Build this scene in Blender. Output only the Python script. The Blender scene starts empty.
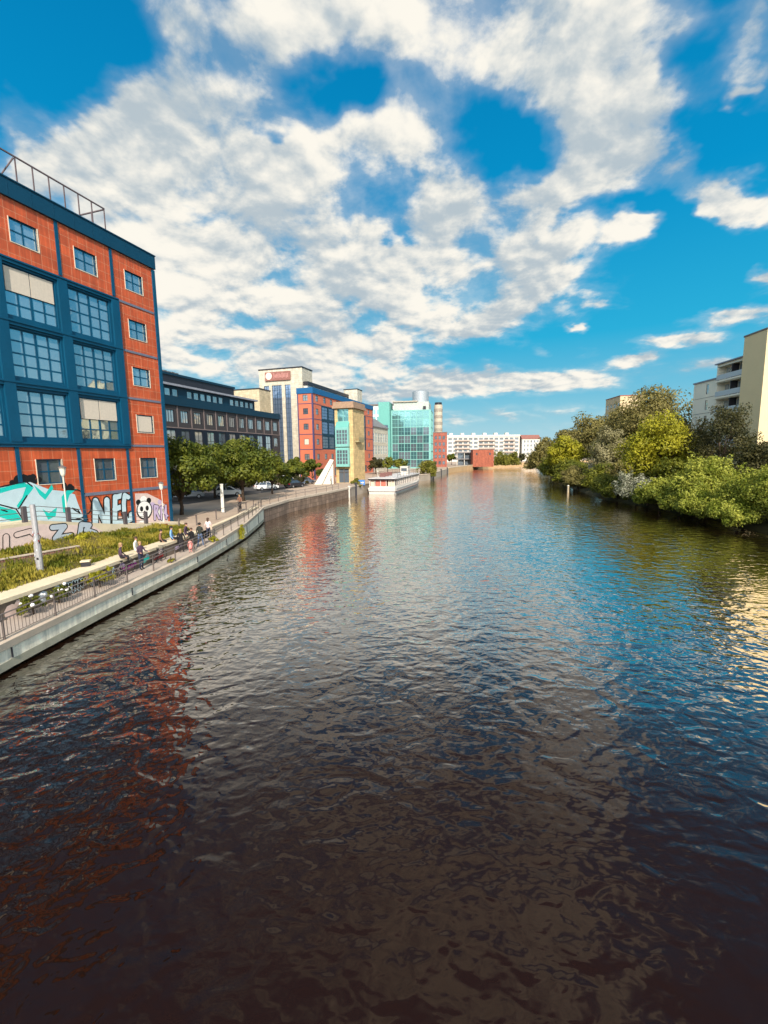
import bpy, bmesh, math, random
import numpy as np
from mathutils import Vector, Matrix
R_ = math.radians
sc = bpy.context.scene
col = sc.collection
random.seed(4)

# ------------------------------------------------------------------ helpers
def lin(r, g, b):
    f = lambda c: c/12.92 if c <= .04045 else ((c+.055)/1.055)**2.4
    return (f(r/255), f(g/255), f(b/255), 1)

class NT:
    def __init__(s, nt): s.nt = nt; s.L = nt.links
    def n(s, t, **kw):
        o = s.nt.nodes.new(t)
        ins = kw.pop('i', {})
        for k, v in kw.items(): setattr(o, k, v)
        for k, v in ins.items():
            if hasattr(v, 'is_output') or isinstance(v, bpy.types.NodeSocket): s.L.new(v, o.inputs[k])
            else: o.inputs[k].default_value = v
        return o
    def math(s, op, a, b=0.0, c=None, clamp=False):
        o = s.n('ShaderNodeMath', operation=op, use_clamp=clamp, i={0: a, 1: b})
        if c is not None:
            if isinstance(c, bpy.types.NodeSocket): s.L.new(c, o.inputs[2])
            else: o.inputs[2].default_value = c
        return o.outputs[0]
    def mix(s, f, a, b, blend='MIX'):
        o = s.n('ShaderNodeMix', data_type='RGBA', blend_type=blend)
        for k, v in ((0, f), (6, a), (7, b)):
            if isinstance(v, bpy.types.NodeSocket): s.L.new(v, o.inputs[k])
            else: o.inputs[k].default_value = v
        return o.outputs[2]
    def smooth(s, v, a, b, lo=0.0, hi=1.0):
        o = s.n('ShaderNodeMapRange', interpolation_type='SMOOTHSTEP')
        for k, x in ((0, v), (1, a), (2, b), (3, lo), (4, hi)):
            if isinstance(x, bpy.types.NodeSocket): s.L.new(x, o.inputs[k])
            else: o.inputs[k].default_value = x
        return o.outputs[0]

def newmat(name):
    m = bpy.data.materials.new(name); m.use_nodes = True
    return m, NT(m.node_tree), m.node_tree.nodes['Principled BSDF']

def mat(name, c, rough=.7, var=.25, scale=1.5, stretch=(1, 1, 1), metal=0.0, bump=0.0, bscale=20, spec=.4, fine=.12):
    """plain surface with two octaves of uneven tone"""
    m, t, p = newmat(name)
    tc = t.n('ShaderNodeTexCoord').outputs['Object']
    mp = t.n('ShaderNodeMapping', i={0: tc}); mp.inputs['Scale'].default_value = stretch
    a = t.n('ShaderNodeTexNoise', i={'Vector': mp.outputs[0], 'Scale': scale, 'Detail': 4.0, 'Roughness': .6}).outputs[0]
    b = t.n('ShaderNodeTexNoise', i={'Vector': tc, 'Scale': scale*9, 'Detail': 3.0}).outputs[0]
    v = t.math('ADD', t.math('MULTIPLY', t.math('SUBTRACT', a, .5), var*2.2), t.math('MULTIPLY', t.math('SUBTRACT', b, .5), fine*2))
    f = t.math('ADD', v, 1.0)
    cc = t.n('ShaderNodeVectorMath', operation='SCALE', i={0: c[:3]}); t.L.new(f, cc.inputs['Scale'])
    t.L.new(cc.outputs[0], p.inputs['Base Color'])
    p.inputs['Roughness'].default_value = rough; p.inputs['Metallic'].default_value = metal
    p.inputs['Specular IOR Level'].default_value = spec
    if bump:
        h = t.n('ShaderNodeTexNoise', i={'Vector': tc, 'Scale': bscale, 'Detail': 3.0}).outputs[0]
        bn = t.n('ShaderNodeBump', i={'Height': h, 'Strength': 1.0, 'Distance': bump})
        t.L.new(bn.outputs[0], p.inputs['Normal'])
    return m

def tilemat(name, c, grout, tw, th, gap=.03, var=.2, rough=.6, axes='xz', streak=.0, offset=0.0, bump=.006):
    m, t, p = newmat(name)
    tc = t.n('ShaderNodeTexCoord').outputs['Object']
    sep = t.n('ShaderNodeSeparateXYZ', i={0: tc})
    # a face of either orientation: run the courses along x+y, stacked along z
    u = sep.outputs[0] if axes == 'x' else t.math('ADD', sep.outputs[0], sep.outputs[1])
    cmb = t.n('ShaderNodeCombineXYZ', i={0: u, 1: sep.outputs[2]})
    br = t.n('ShaderNodeTexBrick', offset=offset, i={'Vector': cmb.outputs[0], 'Scale': 1.0, 'Mortar Size': gap, 'Mortar Smooth': .1, 'Brick Width': tw, 'Row Height': th})
    hi = tuple(min(1, x*(1+var)) for x in c[:3])+(1,); lo = tuple(x*(1-var) for x in c[:3])+(1,)
    br.inputs['Color1'].default_value = hi; br.inputs['Color2'].default_value = lo; br.inputs['Mortar'].default_value = grout
    n = t.n('ShaderNodeTexNoise', i={'Vector': tc, 'Scale': .9, 'Detail': 5.0, 'Roughness': .6}).outputs[0]
    f = t.smooth(n, .3, .75, .8, 1.12)
    if streak:
        mp = t.n('ShaderNodeMapping', i={0: tc}); mp.inputs['Scale'].default_value = (5, 5, .25)
        s = t.n('ShaderNodeTexNoise', i={'Vector': mp.outputs[0], 'Scale': 1.2, 'Detail': 3.0}).outputs[0]
        f = t.math('MULTIPLY', f, t.smooth(s, .35, .7, 1-streak, 1+streak*.4))
    cc = t.n('ShaderNodeVectorMath', operation='SCALE', i={0: br.outputs[0]}); t.L.new(f, cc.inputs['Scale'])
    t.L.new(cc.outputs[0], p.inputs['Base Color']); p.inputs['Roughness'].default_value = rough
    if bump:
        bn = t.n('ShaderNodeBump', invert=True, i={'Height': br.outputs['Fac'], 'Distance': bump}); t.L.new(bn.outputs[0], p.inputs['Normal'])
    return m

def glassmat(name, c, metal=.5, rough=.03, wav=.0015, room=(.02, .02, .025)):
    """coated window glass seen from outside: mirrors what is opposite, dark room behind"""
    m, t, p = newmat(name)
    tc = t.n('ShaderNodeTexCoord').outputs['Object']
    n = t.n('ShaderNodeTexNoise', i={'Vector': tc, 'Scale': .9, 'Detail': 1.0}).outputs[0]
    ob = t.n('ShaderNodeObjectInfo').outputs['Random']
    t.L.new(t.mix(t.smooth(ob, 0, 1, 0, .35), c, room+(1,)), p.inputs['Base Color'])
    p.inputs['Metallic'].default_value = metal; p.inputs['Roughness'].default_value = rough
    bn = t.n('ShaderNodeBump', i={'Height': n, 'Distance': wav*8}); t.L.new(bn.outputs[0], p.inputs['Normal'])
    return m

def leafmat(name, c, c2, trans=.35, rough=.55):
    m, t, p = newmat(name)
    tc = t.n('ShaderNodeTexCoord').outputs['Object']
    a = t.n('ShaderNodeTexNoise', i={'Vector': tc, 'Scale': .55, 'Detail': 3.0}).outputs[0]
    b = t.n('ShaderNodeTexNoise', i={'Vector': tc, 'Scale': 6.0, 'Detail': 2.0}).outputs[0]
    f = t.smooth(t.math('ADD', t.math('MULTIPLY', a, .6), t.math('MULTIPLY', b, .4)), .38, .62)
    cc = t.mix(f, c, c2)
    t.L.new(cc, p.inputs['Base Color']); p.inputs['Roughness'].default_value = rough; p.inputs['Specular IOR Level'].default_value = .25
    tr = t.n('ShaderNodeBsdfTranslucent', i={'Color': cc})
    mx = t.n('ShaderNodeMixShader', i={0: trans, 1: p.outputs[0], 2: tr.outputs[0]})
    t.L.new(mx.outputs[0], t.nt.nodes['Material Output'].inputs[0])
    return m

class MB:
    def __init__(s): s.v = []; s.f = []; s.m = []
    def poly(s, pts, m=0):
        i = len(s.v); s.v += [tuple(p) for p in pts]; s.f.append(tuple(range(i, i+len(pts)))); s.m.append(m)
    def box(s, x0, x1, y0, y1, z0, z1, m=0, T=None):
        p = [(x, y, z) for z in (z0, z1) for y in (y0, y1) for x in (x0, x1)]
        if T: p = [T(*q) for q in p]
        i = len(s.v); s.v += p
        s.f += [tuple(i+k for k in q) for q in ((0, 2, 3, 1), (4, 5, 7, 6), (0, 1, 5, 4), (2, 6, 7, 3), (0, 4, 6, 2), (1, 3, 7, 5))]
        s.m += [m]*6
    def prism(s, pts, z0, z1, m=0, T=None):
        """polygon pts in (x,y) extruded along z (or mapped by T)"""
        n = len(pts); i = len(s.v)
        p = [(x, y, z0) for x, y in pts]+[(x, y, z1) for x, y in pts]
        s.v += [T(*q) for q in p] if T else p
        s.f.append(tuple(i+k for k in reversed(range(n)))); s.f.append(tuple(i+n+k for k in range(n)))
        s.f += [(i+k, i+(k+1) % n, i+n+(k+1) % n, i+n+k) for k in range(n)]
        s.m += [m]*(n+2)
    def tube(s, pts, rads, k=8, m=0, cap=True):
        pts = [Vector(p) for p in pts]
        if not hasattr(rads, '__len__'): rads = [rads]*len(pts)
        i = len(s.v); up = None
        for j, p in enumerate(pts):
            d = (pts[min(j+1, len(pts)-1)]-pts[max(j-1, 0)]).normalized()
            if up is None:
                up = d.orthogonal().normalized()
            up = (up-d*up.dot(d)).normalized(); w = d.cross(up)
            for a in range(k):
                q = 2*math.pi*a/k; s.v.append(tuple(p+(up*math.cos(q)+w*math.sin(q))*rads[j]))
        for j in range(len(pts)-1):
            for a in range(k):
                b = (a+1) % k; s.f.append((i+j*k+a, i+j*k+b, i+j*k+k+b, i+j*k+k+a)); s.m.append(m)
        if cap:
            s.f.append(tuple(i+a for a in reversed(range(k)))); e = i+(len(pts)-1)*k; s.f.append(tuple(e+a for a in range(k))); s.m += [m, m]
    def ball(s, c, r, m=0, ku=10, kv=6):
        r = r if hasattr(r, '__len__') else (r, r, r); i = len(s.v)
        for a in range(kv+1):
            th = math.pi*a/kv
            for b in range(ku):
                ph = 2*math.pi*b/ku
                s.v.append((c[0]+r[0]*math.sin(th)*math.cos(ph), c[1]+r[1]*math.sin(th)*math.sin(ph), c[2]+r[2]*math.cos(th)))
        for a in range(kv):
            for b in range(ku):
                d = (b+1) % ku; s.f.append((i+a*ku+b, i+(a+1)*ku+b, i+(a+1)*ku+d, i+a*ku+d)); s.m.append(m)
    def ring(s, c, R, r, ax='y', k=20, q=6, m=0):
        pts = []
        for a in range(k+1):
            t = 2*math.pi*a/k
            pts.append((c[0]+R*math.cos(t), c[1], c[2]+R*math.sin(t)) if ax == 'y' else (c[0], c[1]+R*math.cos(t), c[2]+R*math.sin(t)))
        s.tube(pts, r, q, m, cap=False)
    def mesh(s, name, mats, smooth=False, clean=True):
        me = bpy.data.meshes.new(name); me.from_pydata(s.v, [], s.f)
        for m in (mats if isinstance(mats, (list, tuple)) else [mats]): me.materials.append(m)
        me.polygons.foreach_set('material_index', s.m)
        if clean:
            bm = bmesh.new(); bm.from_mesh(me); bmesh.ops.remove_doubles(bm, verts=bm.verts, dist=1e-5)
            bmesh.ops.recalc_face_normals(bm, faces=bm.faces); bm.to_mesh(me); bm.free()
        if smooth: me.polygons.foreach_set('use_smooth', [True]*len(me.polygons))
        me.update(); return me
    def build(s, name, mats, parent=None, loc=(0, 0, 0), rot=0, smooth=False, clean=True):
        return link(name, s.mesh(name, mats, smooth, clean), parent, loc, rot)

def link(name, me, parent=None, loc=(0, 0, 0), rot=0):
    o = bpy.data.objects.new(name, me); col.objects.link(o)
    o.location = loc; o.rotation_euler = (0, 0, rot)
    if parent: o.parent = parent
    return o
def tag(o, label, cat, group=None, kind=None):
    o['label'] = label; o['category'] = cat
    if group: o['group'] = group
    if kind: o['kind'] = kind
    return o
def thing(name, label, cat, loc=(0, 0, 0), rot=0, group=None):
    return tag(link(name, None, None, loc, rot), label, cat, group)
def struct(o, kind='structure'):
    o['kind'] = kind; return o
def dup(root, label, loc, rot=None, scale=None):
    r = root.copy(); col.objects.link(r); r.location = loc; r['label'] = label
    if rot is not None: r.rotation_euler = (0, 0, rot)
    if scale: r.scale = (scale,)*3
    for ch in list(root.children):
        c = ch.copy(); col.objects.link(c); c.parent = r
        for g in list(ch.children):
            d = g.copy(); col.objects.link(d); d.parent = c
    return r

# ------------------------------------------------------------------ camera
FOC, CAMZ = 440.0, 8.0
p_, r_ = R_(7.4), R_(.75)
Fv = Vector((0, math.cos(p_), -math.sin(p_))); Rv = Vector((1, 0, 0)); Uv = Rv.cross(Fv)
R2 = Rv*math.cos(r_)-Uv*math.sin(r_); U2 = R2.cross(Fv)
cam = bpy.data.cameras.new('camera'); co = bpy.data.objects.new('camera', cam); col.objects.link(co)
M = Matrix((R2, U2, -Fv)).transposed().to_4x4(); M.translation = (0, 0, CAMZ); co.matrix_world = M
cam.sensor_fit = 'VERTICAL'; cam.sensor_height = 24; cam.lens = 24*FOC/1024; cam.clip_start = .1; cam.clip_end = 9000
sc.camera = co
def ray(x, y): return (R2*((x-384)/FOC)+U2*((512-y)/FOC)+Fv).normalized()

# ------------------------------------------------------------------ sun and sky
SUN_AZ, SUN_EL = R_(175), R_(36)          # compass bearing from +Y (clockwise), elevation: behind the viewer
sd = Vector((math.sin(SUN_AZ)*math.cos(SUN_EL), math.cos(SUN_AZ)*math.cos(SUN_EL), math.sin(SUN_EL)))
sun = bpy.data.lights.new('sun', 'SUN'); sun.energy = 4.5; sun.angle = R_(.6); sun.color = (1, .93, .82)
so = bpy.data.objects.new('sun', sun); col.objects.link(so); so.rotation_euler = sd.to_track_quat('Z', 'Y').to_euler()
w = bpy.data.worlds.new('World'); sc.world = w; w.use_nodes = True
t = NT(w.node_tree); bg = w.node_tree.nodes['Background']
sky = t.n('ShaderNodeTexSky', sky_type='NISHITA', sun_disc=False, sun_elevation=SUN_EL, sun_rotation=SUN_AZ, air_density=1.0, dust_density=.3, ozone_density=3.0)
D = t.n('ShaderNodeTexCoord').outputs['Generated']
sepd = t.n('ShaderNodeSeparateXYZ', i={0: D}); dz = sepd.outputs[2]
# the cloud layer: directions projected on a plane overhead, so that clouds shrink towards the horizon
inv = t.math('DIVIDE', 1.0, t.math('MAXIMUM', t.math('ADD', dz, .26), .08))
pl = t.n('ShaderNodeVectorMath', operation='SCALE', i={0: D}); t.L.new(inv, pl.inputs['Scale'])
pflat = t.n('ShaderNodeVectorMath', operation='MULTIPLY', i={0: pl.outputs[0], 1: (1, 1, 0)}).outputs[0]
def fbm(vec, scale, detail, rough=.55, dist=0.0):
    return t.n('ShaderNodeTexNoise', i={'Vector': vec, 'Scale': scale, 'Detail': detail, 'Roughness': rough, 'Distortion': dist}).outputs[0]
# where the clouds stand in the sky (x, y, half width, half height, tilt, weight): bearings of each bank
BL = [(235, 70, 85, 95, 0, .9), (110, 152, 85, 66, 20, 1.0), (205, 160, 70, 55, 20, .7), (345, 155, 95, 62, -15, 1.0), (365, 18, 120, 48, 0, .95),
      (520, 55, 130, 75, -10, 1.0), (620, 95, 105, 52, -24, 1.0), (560, 190, 78, 34, -20, .85), (655, 172, 48, 26, -25, .65), (625, 12, 90, 36, 0, .9),
      (745, 42, 44, 52, -20, .85), (735, 197, 64, 22, 8, 1.35), (455, 190, 44, 40, 0, .55), (480, 258, 128, 48, -14, 1.0), (215, 265, 140, 66, 12, 1.05),
      (340, 310, 165, 58, -6, 1.1), (240, 345, 150, 48, 4, 1.0), (500, 300, 90, 32, -14, .9), (415, 386, 95, 17, -4, 1.2), (545, 383, 95, 12, -3, 1.25),
      (728, 318, 60, 9, -7, 1.25), (674, 342, 42, 8, -5, 1.2), (633, 361, 28, 6, -4, 1.2), (630, 229, 32, 12, -12, 1.2), (582, 328, 14, 5, 0, 1.1),
      (768, 276, 26, 12, -10, 1.3), (470, 418, 140, 10, -3, .6), (330, 372, 60, 20, 0, .7), (10, 90, 20, 40, 0, .4), (30, 175, 46, 30, 25, .8),
      (430, 130, 60, 20, 0, .35), (742, 92, 16, 8, 0, .6), (300, 235, 90, 40, 0, .7),
      (720, 365, 40, 6, -4, .5), (600, 305, 16, 5, -5, .5), (545, 352, 14, 5, 0, .5), (690, 262, 12, 5, 0, .4),
      (-120, 250, 150, 120, 0, .9), (950, 330, 160, 40, 0, .9), (900, 90, 120, 60, 0, .8), (300, -160, 260, 110, 0, .9), (620, -220, 220, 120, 0, .9), (420, -420, 300, 160, 0, .8)]
NB = [(490, 138, 66, 36, 22, -.62), (722, 115, 36, 44, 0, -.6), (50, 50, 95, 62, 0, -.9), (335, 78, 52, 32, -12, -.62), (205, 222, 56, 16, 6, -.8), (258, 122, 18, 14, 0, -.6), (680, 42, 46, 42, -30, -.6),
      (660, 218, 60, 18, 0, -.5), (400, 240, 22, 10, 0, -.5), (560, 225, 40, 10, -20, -.5)]
warp = t.n('ShaderNodeTexNoise', i={'Vector': pflat, 'Scale': 2.2, 'Detail': 3.0, 'Roughness': .6})
wv = t.n('ShaderNodeVectorMath', operation='SUBTRACT', i={0: warp.outputs['Color'], 1: (.5, .5, .5)}).outputs[0]
wv = t.n('ShaderNodeVectorMath', operation='SCALE', i={0: wv, 'Scale': .16}).outputs[0]
warp2 = t.n('ShaderNodeTexNoise', i={'Vector': pflat, 'Scale': 9.0, 'Detail': 3.0, 'Roughness': .6})
wv2 = t.n('ShaderNodeVectorMath', operation='SUBTRACT', i={0: warp2.outputs['Color'], 1: (.5, .5, .5)}).outputs[0]
wv2 = t.n('ShaderNodeVectorMath', operation='SCALE', i={0: wv2, 'Scale': .10}).outputs[0]
wv = t.n('ShaderNodeVectorMath', operation='ADD', i={0: wv, 1: wv2}).outputs[0]
wz = t.n('ShaderNodeVectorMath', operation='MULTIPLY', i={0: wv, 1: (1, 1, .6)}).outputs[0]
# less warp low down, where the same cloud takes up less of the sky
ws = t.n('ShaderNodeVectorMath', operation='SCALE', i={0: wz}); t.L.new(t.smooth(dz, 0, .5, .12, 1.0), ws.inputs['Scale'])
DW = t.n('ShaderNodeVectorMath', operation='ADD', i={0: D, 1: ws.outputs[0]}).outputs[0]
cover = None
for (x, y, rx, ry, a, wt) in BL+NB:
    c = ray(x, y); ca, sa = math.cos(R_(a)), math.sin(R_(a))
    ex = ray(x+rx*ca, y+rx*sa)-c; ey = ray(x-ry*sa, y+ry*ca)-c
    ax = ex.normalized(); ay = (ey-ax*ey.dot(ax)).normalized(); az = ax.cross(ay)
    mp = t.n('ShaderNodeMapping', vector_type='TEXTURE', i={0: DW})
    mp.inputs['Location'].default_value = c
    mp.inputs['Rotation'].default_value = Matrix((ax, ay, az)).transposed().to_euler()
    mp.inputs['Scale'].default_value = (ex.length*1.12, max(ey.length, .004)*1.12, .9)
    ln = t.n('ShaderNodeVectorMath', operation='LENGTH', i={0: mp.outputs[0]}).outputs['Value']
    g = t.smooth(ln, 1.5, .0, 0.0, wt)
    cover = g if cover is None else t.math('ADD', cover, g)
# scattered fair-weather cloud over the rest of the sky, behind the viewer
back = t.smooth(sepd.outputs[1], .1, -.35, 0, .62)
cover = t.math('MAXIMUM', t.math('MINIMUM', t.math('ADD', cover, back), 1.0), -.6)
n1 = fbm(pflat, 4.7, 11.0, .585, .15)
n0 = fbm(pflat, 2.4, 2.0, .5, .0)
n1 = t.math('ADD', t.math('MULTIPLY', n1, .62), t.math('MULTIPLY', n0, .38))
offv = t.n('ShaderNodeVectorMath', operation='ADD', i={0: pflat, 1: (.012, -.036, 0)}).outputs[0]
n2 = t.math('ADD', t.math('MULTIPLY', fbm(offv, 4.7, 5.0, .56, .15), .62), t.math('MULTIPLY', n0, .38))
amp = t.smooth(dz, .03, .3, 2.4, 3.7)
dens = t.math('ADD', cover, t.math('MULTIPLY', t.math('SUBTRACT', n1, .515), amp))
alpha = t.smooth(dens, .34, .92)
thin = t.math('MULTIPLY', t.smooth(t.math('ADD', cover, t.math('MULTIPLY', t.math('SUBTRACT', n1, .5), 2.4)), .10, .9), .34)
alpha = t.math('MAXIMUM', alpha, thin)
big = fbm(pflat, 1.7, 3.0, .5)
lit = t.math('ADD', t.math('MULTIPLY', t.math('SUBTRACT', n1, n2), 5.0), .48)        # side towards the sun
lit = t.math('ADD', lit, t.math('MULTIPLY', t.math('SUBTRACT', big, .50), 2.6))
lit = t.math('SUBTRACT', lit, t.smooth(dens, 1.0, 2.1, 0, .30))
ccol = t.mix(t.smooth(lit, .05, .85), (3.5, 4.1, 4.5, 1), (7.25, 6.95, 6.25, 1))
# unseen cloud on the sun side, behind the viewer, boosted as added fill light
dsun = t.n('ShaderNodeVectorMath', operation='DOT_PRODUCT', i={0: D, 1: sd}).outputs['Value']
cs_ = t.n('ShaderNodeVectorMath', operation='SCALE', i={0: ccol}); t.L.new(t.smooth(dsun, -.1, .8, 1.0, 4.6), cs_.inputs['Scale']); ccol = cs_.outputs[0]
hs = t.n('ShaderNodeHueSaturation', i={'Saturation': 1.2, 'Value': 1.0, 'Color': sky.outputs[0]})
rp = t.n('ShaderNodeValToRGB', i={0: dz}); el = rp.color_ramp.elements
for q, c in ((0.0, (.36, .66, .76)), (.08, (.22, .58, .74)), (.23, (.02, .44, .72)), (.44, (.0, .30, .62)), (.8, (.0, .165, .42))):
    e = el[0] if q == 0 else el[len(el)-1] if q == .8 else el.new(q); e.position = q; e.color = c+(1,)
rs_ = t.n('ShaderNodeVectorMath', operation='SCALE', i={0: rp.outputs[0], 'Scale': 7.2}).outputs[0]
blue = t.mix(.97, hs.outputs[0], rs_)
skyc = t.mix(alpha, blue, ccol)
hz = t.smooth(dz, .0, .13, .45, 0)
skyc = t.mix(hz, skyc, (4.2, 5.4, 5.7, 1))
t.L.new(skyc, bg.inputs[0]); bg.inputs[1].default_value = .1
w.cycles.sampling_method = 'MANUAL'; w.cycles.sample_map_resolution = 512
sc.view_settings.view_transform = 'Standard'; sc.view_settings.look = 'None'; sc.view_settings.exposure = .44; sc.view_settings.gamma = 1
sc.cycles.max_bounces = 6; sc.cycles.diffuse_bounces = 2; sc.cycles.glossy_bounces = 3; sc.cycles.transmission_bounces = 3
sc.cycles.caustics_reflective = False; sc.cycles.caustics_refractive = False
sc.cycles.use_denoising = True

# ------------------------------------------------------------------ materials
ORANGE = tilemat('orange_tile', lin(200, 88, 46), lin(208, 132, 94), .70, .66, .016, .12, .62, 'x', .18)
ORANGE2 = mat('orange_panel', lin(192, 106, 78), .7, .16, .5)
PLUM = mat('plum_trim', lin(70, 62, 96), .6)
BLUE = mat('blue_steel', lin(4, 70, 98), .42, .25, .7, (1, 1, .5), fine=.08)
NAVY = mat('navy_cladding', lin(6, 44, 62), .5, .15, .6)
BRIGHTBLUE = mat('bright_blue_band', lin(14, 84, 130), .5, .12)
GREYLINE = mat('grey_joint', lin(108, 110, 124), .6)
INK = mat('ink_panel', lin(18, 24, 36), .5, .2)
SLATE = mat('slate_panel', lin(60, 54, 54), .6, .2)
DARK = mat('dark_metal', lin(38, 36, 42), .45, .2)
STEEL = mat('weathered_steel', lin(112, 104, 100), .5, .25, 3, metal=.3)
WHITE = mat('white_paint', lin(206, 200, 188), .55, .1)
REVEAL = mat('cream_reveal', lin(222, 204, 180), .6, .1)
CREAM = tilemat('cream_stone', lin(200, 190, 170), lin(172, 162, 144), 1.1, .55, .025, .07, .7, 'xy', .1)
BEIGE = tilemat('beige_stone', lin(196, 180, 148), lin(172, 156, 128), 1.0, .5, .02, .08, .7, 'xy', .1)
YELLOW = tilemat('yellow_stone', lin(212, 180, 126), lin(190, 160, 112), .9, .45, .02, .12, .7, 'xy', .18)
TEAL = mat('teal_steel', lin(98, 160, 150), .45, .12)
PALETEAL = mat('pale_teal_steel', lin(122, 176, 168), .45, .12)
BRICK = tilemat('red_brick', lin(172, 84, 66), lin(150, 110, 96), .5, .22, .03, .18, .8, 'xy', .2, .5)
CONC = mat('pale_concrete', lin(240, 228, 204), .8, .62, 1.5, (2.6, 2.6, .2), bump=.012, bscale=9, fine=.16)
COPING = mat('warm_concrete', lin(186, 168, 148), .85, .25, 1.2, bump=.01)
STONE = tilemat('brown_stone', lin(140, 116, 98), lin(98, 80, 68), 1.5, .6, .03, .22, .85, 'xy', .35, .5)
LEDGE = mat('ledge_concrete', lin(208, 190, 160), .8, .2, 1.3, bump=.008)
GROUT = mat('dirty_render', lin(110, 96, 84), .9, .35, 1.1)
PAVE = tilemat('paving', lin(150, 128, 110), lin(118, 98, 84), 1.2, 1.2, .02, .1, .85, 'x', 0, 0, .004)
PAVEM = mat('promenade_paving', lin(168, 152, 138), .85, .22, .6, bump=.004, bscale=30)
PLAZA = mat('plaza_paving', lin(168, 146, 126), .85, .28, .35, bump=.004)
EARTH = mat('earth', lin(96, 84, 48), .95, .4, .8)
ASPH = mat('asphalt', lin(70, 66, 64), .9, .2)
SILVER = mat('silver_post', lin(176, 172, 172), .4, .3, 6, metal=.4)
TIMBER = tilemat('weathered_timber', lin(146, 104, 88), lin(96, 66, 56), .18, 2.0, .02, .2, .8, 'xy', .2)
BLIND = mat('window_blind', lin(205, 190, 172), .8, .08, 1, (8, 1, 1))
G_SKY = glassmat('coated_glass', lin(188, 205, 212), .72)
G_DARK = glassmat('dark_glass', lin(120, 130, 140), .45)
G_PALE = glassmat('pale_glass', lin(196, 200, 200), .6, .06)
G_TEAL = glassmat('teal_glass', lin(128, 178, 178), .65, .04)
G_SEA = glassmat('sea_green_glass', lin(84, 124, 130), .5, .04)
G_BLUE = glassmat('bluish_glass', lin(140, 160, 190), .6, .04)
BARK = mat('bark', lin(70, 56, 44), .9, .3, 3, bump=.02, bscale=12)
SKIN = mat('skin', lin(196, 146, 120), .6, .05)
BLACKP = mat('black_paint', lin(16, 16, 18), .5, .1); PAINTW = mat('pale_spray_paint', lin(186, 206, 212), .7, .12, 2)
PAINTT = mat('turquoise_spray_paint', lin(20, 190, 176), .65, .12, 2); PAINTP = mat('lilac_spray_paint', lin(190, 168, 196), .7, .15, 2)
PAINTG = mat('grey_spray_paint', lin(176, 184, 192), .7, .15, 2); PAINTR = mat('red_spray_paint', lin(150, 24, 26), .7, .2, 3)
PAINTM = mat('magenta_spray_paint', lin(150, 40, 130), .7, .2, 3); PAINTK = mat('pink_spray_paint', lin(214, 188, 178), .75, .2, 2)
WHITEP = mat('white_spray_paint', lin(232, 228, 222), .7, .08, 3)

# ------------------------------------------------------------------ building kit
def MS(y0): return lambda u, d, z: (u, y0-d, z)           # canal side, outward -y
def MF(x0, s=-1): return lambda u, d, z: (x0+s*d, u, z)   # end wall, outward -x or +x
def holed(mb, T, u0, u1, z0, z1, holes, depth=.18, pick=None, mrev=0, cu=(), cz=()):
    """a wall face with real openings: cells of a grid, reveals round each hole"""
    us = sorted({u0, u1}|set(cu)|{h[0] for h in holes}|{h[1] for h in holes}); zs = sorted({z0, z1}|set(cz)|{h[2] for h in holes}|{h[3] for h in holes})
    us = [u for u in us if u0-1e-6 <= u <= u1+1e-6]; zs = [z for z in zs if z0-1e-6 <= z <= z1+1e-6]
    for a, b in zip(us, us[1:]):
        for c, d in zip(zs, zs[1:]):
            um, zm = (a+b)/2, (c+d)/2
            if any(h[0] < um < h[1] and h[2] < zm < h[3] for h in holes): continue
            mb.poly([T(a, 0, c), T(b, 0, c), T(b, 0, d), T(a, 0, d)], pick(um, zm) if pick else 0)
    for h in holes:
        a, b, c, d = h[:4]; e = -depth
        for q in (((a, c), (b, c)), ((b, c), (b, d)), ((b, d), (a, d)), ((a, d), (a, c))):
            mb.poly([T(q[0][0], 0, q[0][1]), T(q[1][0], 0, q[1][1]), T(q[1][0], e, q[1][1]), T(q[0][0], e, q[0][1])], mrev)
        mb.poly([T(a, e, c), T(b, e, c), T(b, e, d), T(a, e, d)], mrev)
def block(parent, name, x0, x1, y0, y1, z0, z1, mats, hS=(), hF=(), fs=-1, depth=.18, pick=None, mrev=0, cu=(), cz=()):
    mb = MB(); A = MS(y0); xf = x0 if fs < 0 else x1; xb = x1 if fs < 0 else x0
    holed(mb, A, x0, x1, z0, z1, list(hS), depth, pick, mrev, cu, cz)
    holed(mb, MF(xf, fs), y0, y1, z0, z1, list(hF), depth, pick, mrev)
    mb.poly([(xb, y0, z0), (xb, y1, z0), (xb, y1, z1), (xb, y0, z1)]); mb.poly([(x0, y1, z0), (x1, y1, z0), (x1, y1, z1), (x0, y1, z1)])
    mb.poly([(x0, y0, z1), (x1, y0, z1), (x1, y1, z1), (x0, y1, z1)])
    return mb.build(name, mats, parent, clean=False)
WC = {}
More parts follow.
